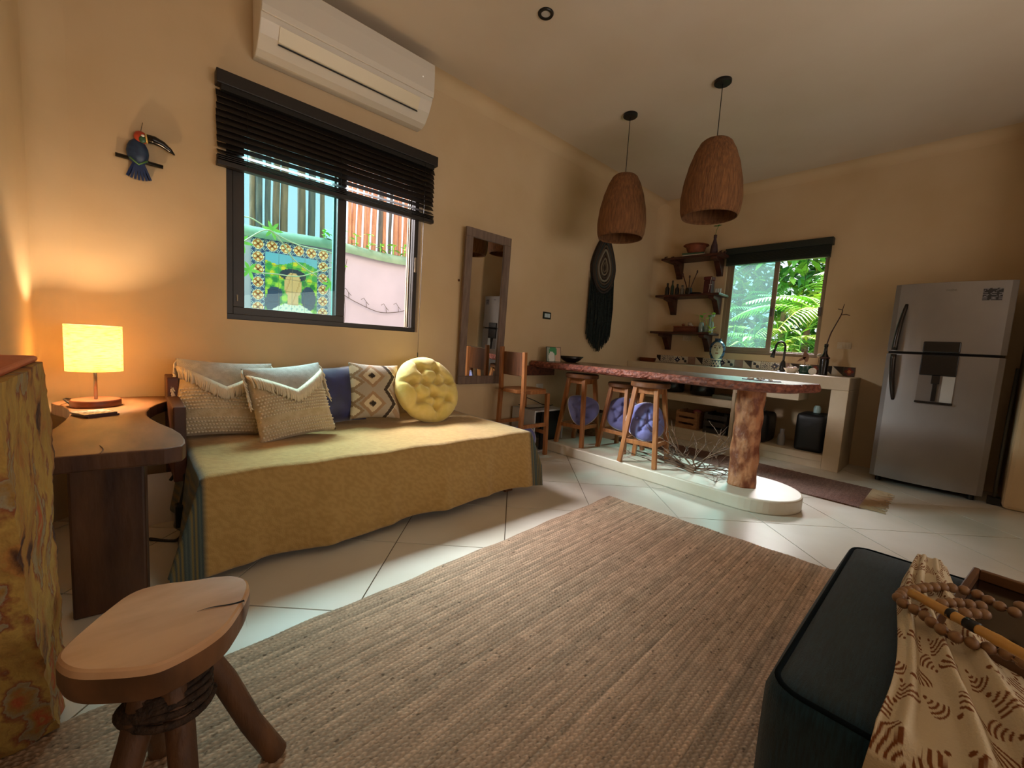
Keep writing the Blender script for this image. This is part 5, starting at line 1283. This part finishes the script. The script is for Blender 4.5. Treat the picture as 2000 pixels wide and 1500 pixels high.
# things inside the counter
def crate(name, y0, y1, z0, z1, x0, x1, mat, label):
    t = thing(name, label, 'crate', ((x0+x1)/2, (y0+y1)/2, z0))
    n = 3; hh = (z1-z0)/n
    for k in range(n):
        bm = nb(); box(bm, x0, x0+.010, y0, y1, z0+k*hh+.001, z0+k*hh+hh*.68); obj('slat', bm, mat, t, bev=.001)
        bm = nb(); box(bm, x1-.010, x1, y0, y1, z0+k*hh+.001, z0+k*hh+hh*.68); obj('slat', bm, mat, t)
    for y in (y0, y1-.010):
        bm = nb(); box(bm, x0+.01, x1-.01, y, y+.010, z0+.001, z1-.01); obj('end_panel', bm, mat, t)
    bm = nb(); box(bm, x0+.010, x1-.010, y0+.01, y1-.01, z0+.001, z0+.01); obj('bottom_board', bm, mat, t)
    for y in (y0+.011, y1-.035):
        bm = nb(); box(bm, x0+.010, x0+.028, y, y+.024, z0+.01, z1); obj('corner_post', bm, mat, t)
    return t
crate('wooden_crate', 2.10, 2.36, .14, .365, 5.03, 5.35, CRATE, 'small pale slatted wooden crate under the counter')
crate('dark_crate', 1.76, 2.02, .14, .385, 5.04, 5.38, CRATED, 'dark slatted crate under the counter beside the partition')
bm = nb(); ball(bm, (5.15, 2.15, .345), .045, 10, (1, 1.3, .9)); tag(obj('red_packet', bm, M('red_packet', '#7a2a2c', .5, '#a05a58', 12), smooth=True), 'red and pink packet sticking out of the pale crate', 'packet')
for k, (y0, y1, h, lb) in enumerate(((2.02, 2.30, .14, 'black cooking pot on the upper shelf under the counter'), (2.40, 2.68, .12, 'second black pot on the upper shelf, further left'))):
    cy = (y0+y1)/2; r = (y1-y0)/2
    t = thing('cooking_pot', lb, 'pot', (5.25, cy, .556), 'black pots under the counter')
    lat('pot', 5.25, cy, .556, [(0, 0), (r*.9, 0), (r, .02), (r, h), (r*.96, h), (r*.95, .02), (0, .012)], BOT[0], '', '', 28, parent=t)
    lat('lid', 5.25, cy, .556+h, [(r*1.0, 0), (r*.7, .018), (.015, .024), (.015, .04), (0, .04)], BOT[0], '', '', 28, parent=t)
bm = nb(); box(bm, 5.06, 5.35, 1.74, 1.96, .556, .60); tag(obj('oven_tray', bm, M('olive_tin', '#4d4a30', .4), bev=.004), 'flat olive green tin beside the pots under the counter', 'tin')
bm = nb(); rbox(bm, 5.06, 5.42, 1.36, 1.66, .142, .46, .015, 12, .05); tag(obj('black_bin', bm, M('black_plastic', '#0e0f12', .45, bump=.4, bscale=12), smooth=True), 'black bag covered bin under the counter right of the trunk', 'bin')
bm = nb(); rbox(bm, 5.06, 5.42, .86, 1.10, .142, .52, .01, 12, .03); tag(obj('black_chest', bm, MC['black_plastic'], smooth=True), 'tall black covered box at the right end under the counter', 'box')
lat('steel_jug', 5.2, 1.48, .476, [(0, 0), (.05, 0), (.045, .10), (.052, .13), (.046, .13), (.04, .1), (0, .01)], M('dull_steel', '#8a9290', .3, metal=.8), 'steel jug standing on the black bin under the counter', 'jug')
lat('glass_jar', 5.2, .96, .533, [(0, 0), (.03, 0), (.032, .05), (.02, .075), (0, .075)], PG, 'small glass jar on top of the tall black box', 'jar')
t = thing('spray_bottle', 'white plastic bottle on the floor of the counter niche', 'bottle', (5.16, 1.235, .14))
lat('body', 5.16, 1.235, .141, [(0, 0), (.034, 0), (.036, .06), (.034, .10), (.024, .125), (0, .125)], M('bottle_white', '#8f8c8c', .5), '', '', 18, parent=t)
lat('cap', 5.16, 1.235, .266, [(0, 0), (.020, 0), (.022, .05), (0, .055)], MC['bottle_white'], '', '', 14, parent=t)
# kitchen mat
mt = thing('kitchen_mat', 'brown woven runner mat with fringe in front of the kitchen counter', 'mat', (4.28, 1.5, 0))
MATM = M('mat_weave', '#6b4a3c', .9, '#8a6656', 30, (1, 5, 1), bump=.8, bscale=90)
bm = nb(); grid(bm, 30, 90, lambda u, v: V(3.93+.70*u, .39+2.3*v, .010+.003*math.sin(v*300)*.5)); box(bm, 3.93, 4.63, .39, 2.69, .001, .0085); obj('weave', bm, MATM, mt, smooth=False)
bm = nb()
for k in range(90):
    x = 3.935+.69*k/89; L = random.uniform(.08, .14); tube(bm, [(x, .40, .008), (x+random.uniform(-.02, .02), .39-L*.5, .006), (x+random.uniform(-.03, .03), .39-L, .005)], .0035, 4)
obj('fringe', bm, M('mat_fringe', '#a58c6c', .9), mt, kind='stuff')
# fridge
fr = thing('refrigerator', 'silver two door refrigerator with water dispenser in the right niche', 'refrigerator', (5.3, .13, 0))
SILV = M('fridge_silver', '#8f8a86', .36, '#878280', 3, metal=.35, bump=.02, bscale=200); FSIDE = M('fridge_side', '#2a2826', .6)
FY0, FY1 = -.225, .475
bm = nb(); box(bm, 5.075, 5.595, FY0+.005, FY1-.005, .045, 1.765); obj('cabinet', bm, FSIDE, fr, bev=.006)
def dprof(inset=0, bulge=.045):
    p = [(5.07, FY1), (5.045, FY1)]
    for k in range(0, 21):
        t = k/20*2-1; y = (FY0+FY1)/2-t*(FY1-FY0)/2; p.append((5.03-bulge*(1-t*t)-(.012 if abs(t) < .93 else 0), y))
    return p+[(5.045, FY0), (5.07, FY0)]
for nm, z0, z1 in (('door', 1.192, 1.775), ('door', .055, 1.172)):
    bm = nb(); prism(bm, dprof(), z0, z1); d_ = obj(nm, bm, SILV, fr, bev=.004)
    if z0 > 1:
        updoor = d_
        bm = nb(); fnt = bpy.data.curves.new('logo', 'FONT'); fnt.body = 'mabe'; fnt.size = .028; fnt.extrude = .0004; fnt.align_x = 'CENTER'
        to = bpy.data.objects.new('logo', fnt); col.objects.link(to); fnt.materials.append(M('logo_grey', '#5c5854', .4)); bm.free()
        bpy.context.view_layer.update(); lm = bpy.data.meshes.new_from_object(to); bpy.data.objects.remove(to); to = bpy.data.objects.new('logo', lm); col.objects.link(to); to.parent = d_; to.location = V(4.9722, .13, 1.70)-wl(d_); to.rotation_euler = (PI/2, 0, -PI/2)
        def stk(c, n): return '#77747a' if (abs(math.sin(c.z*190)) > .9 and .3 < abs(math.sin(c.y*37)) < .95) or math.sin(c.y*97+c.z*130) > .93 else '#151316'
        bm = nb(); grid(bm, 16, 14, lambda u, v: V(5.03-.045*(1-((-.045-.105*u-.125)/.35)**2)-.0135, -.045-.105*u, 1.62+.095*v)); o = obj('energy_sticker', bm, COL, d_); paint(o.data, stk)
    else: lodoor = d_
HND = M('handle_dark', '#3c3835', .25, metal=.7)
for par, z0, z1, dr in ((updoor, 1.20, 1.60, 1), (lodoor, .765, 1.165, -1)):
    bm = nb(); pts = []
    for k in range(13):
        t = k/12; z = z0+(z1-z0)*t; s = t if dr > 0 else 1-t
        pts.append((5.012-.050*(1-s**3)-.006, .422-.035*s**1.8, z))
    rs = [.021*(1-.35*(abs(k/12-(0 if dr > 0 else 1)))**2) for k in range(13)]
    tube(bm, pts, rs, 10); obj('handle', bm, HND, par, smooth=True)
ds = thing('x', 'x', 'x'); bpy.data.objects.remove(ds)
DY0, DY1 = .025, .245
DB = M('dispenser_black', '#0d0e11', .25)
bm = nb(); box(bm, 4.962, 5.02, DY0, DY1, 1.193, 1.285); obj('dispenser_top', bm, DB, updoor, bev=.008)
bm = nb(); box(bm, 4.962, 5.02, DY0, DY1, 1.0, 1.171); dp = obj('water_dispenser', bm, DB, lodoor, bev=.006)
bm = nb(); box(bm, 4.9705, 5.0, DY0, DY1, .775, 1.0); obj('recess_panel', bm, M('recess_grey', '#77716c', .35, metal=.3), dp)
bm = nb(); box(bm, 4.968, 4.971, DY0+.003, DY0+.075, .782, .998); obj('reflector', bm, M('recess_pale', '#b8b8b4', .3), dp)
bm = nb(); box(bm, 4.952, 4.975, DY0+.09, DY0+.14, .93, 1.0); box(bm, 4.955, 4.975, DY0+.10, DY0+.128, .785, .93); obj('lever', bm, DB, dp, bev=.003)
bm = nb(); box(bm, 4.95, 4.98, DY0-.003, DY1+.003, .762, .780); obj('drip_ledge', bm, DB, dp, bev=.003)
for y in (FY0+.06, FY1-.06):
    for x in (5.10, 5.5):
        bm = nb(); lathe(bm, (x, y, 0), [(0, .0), (.02, 0), (.02, .05), (0, .05)], 12); obj('foot', bm, BLACK, fr)
# cord and long stick beside the fridge
bm = nb(); tube(bm, [(5.10, -.29, .01), (5.25, -.30, .7), (5.35, -.31, 1.1)], .012, 8)
bs = tag(obj('broom', bm, M('broom_grey', '#5a564e', .5), smooth=True), 'thin grey broom stick in the gap right of the refrigerator', 'broom')
bm = nb(); box(bm, 5.06, 5.14, -.325, -.255, .002, .06); obj('brush_head', bm, BLACK, bs)
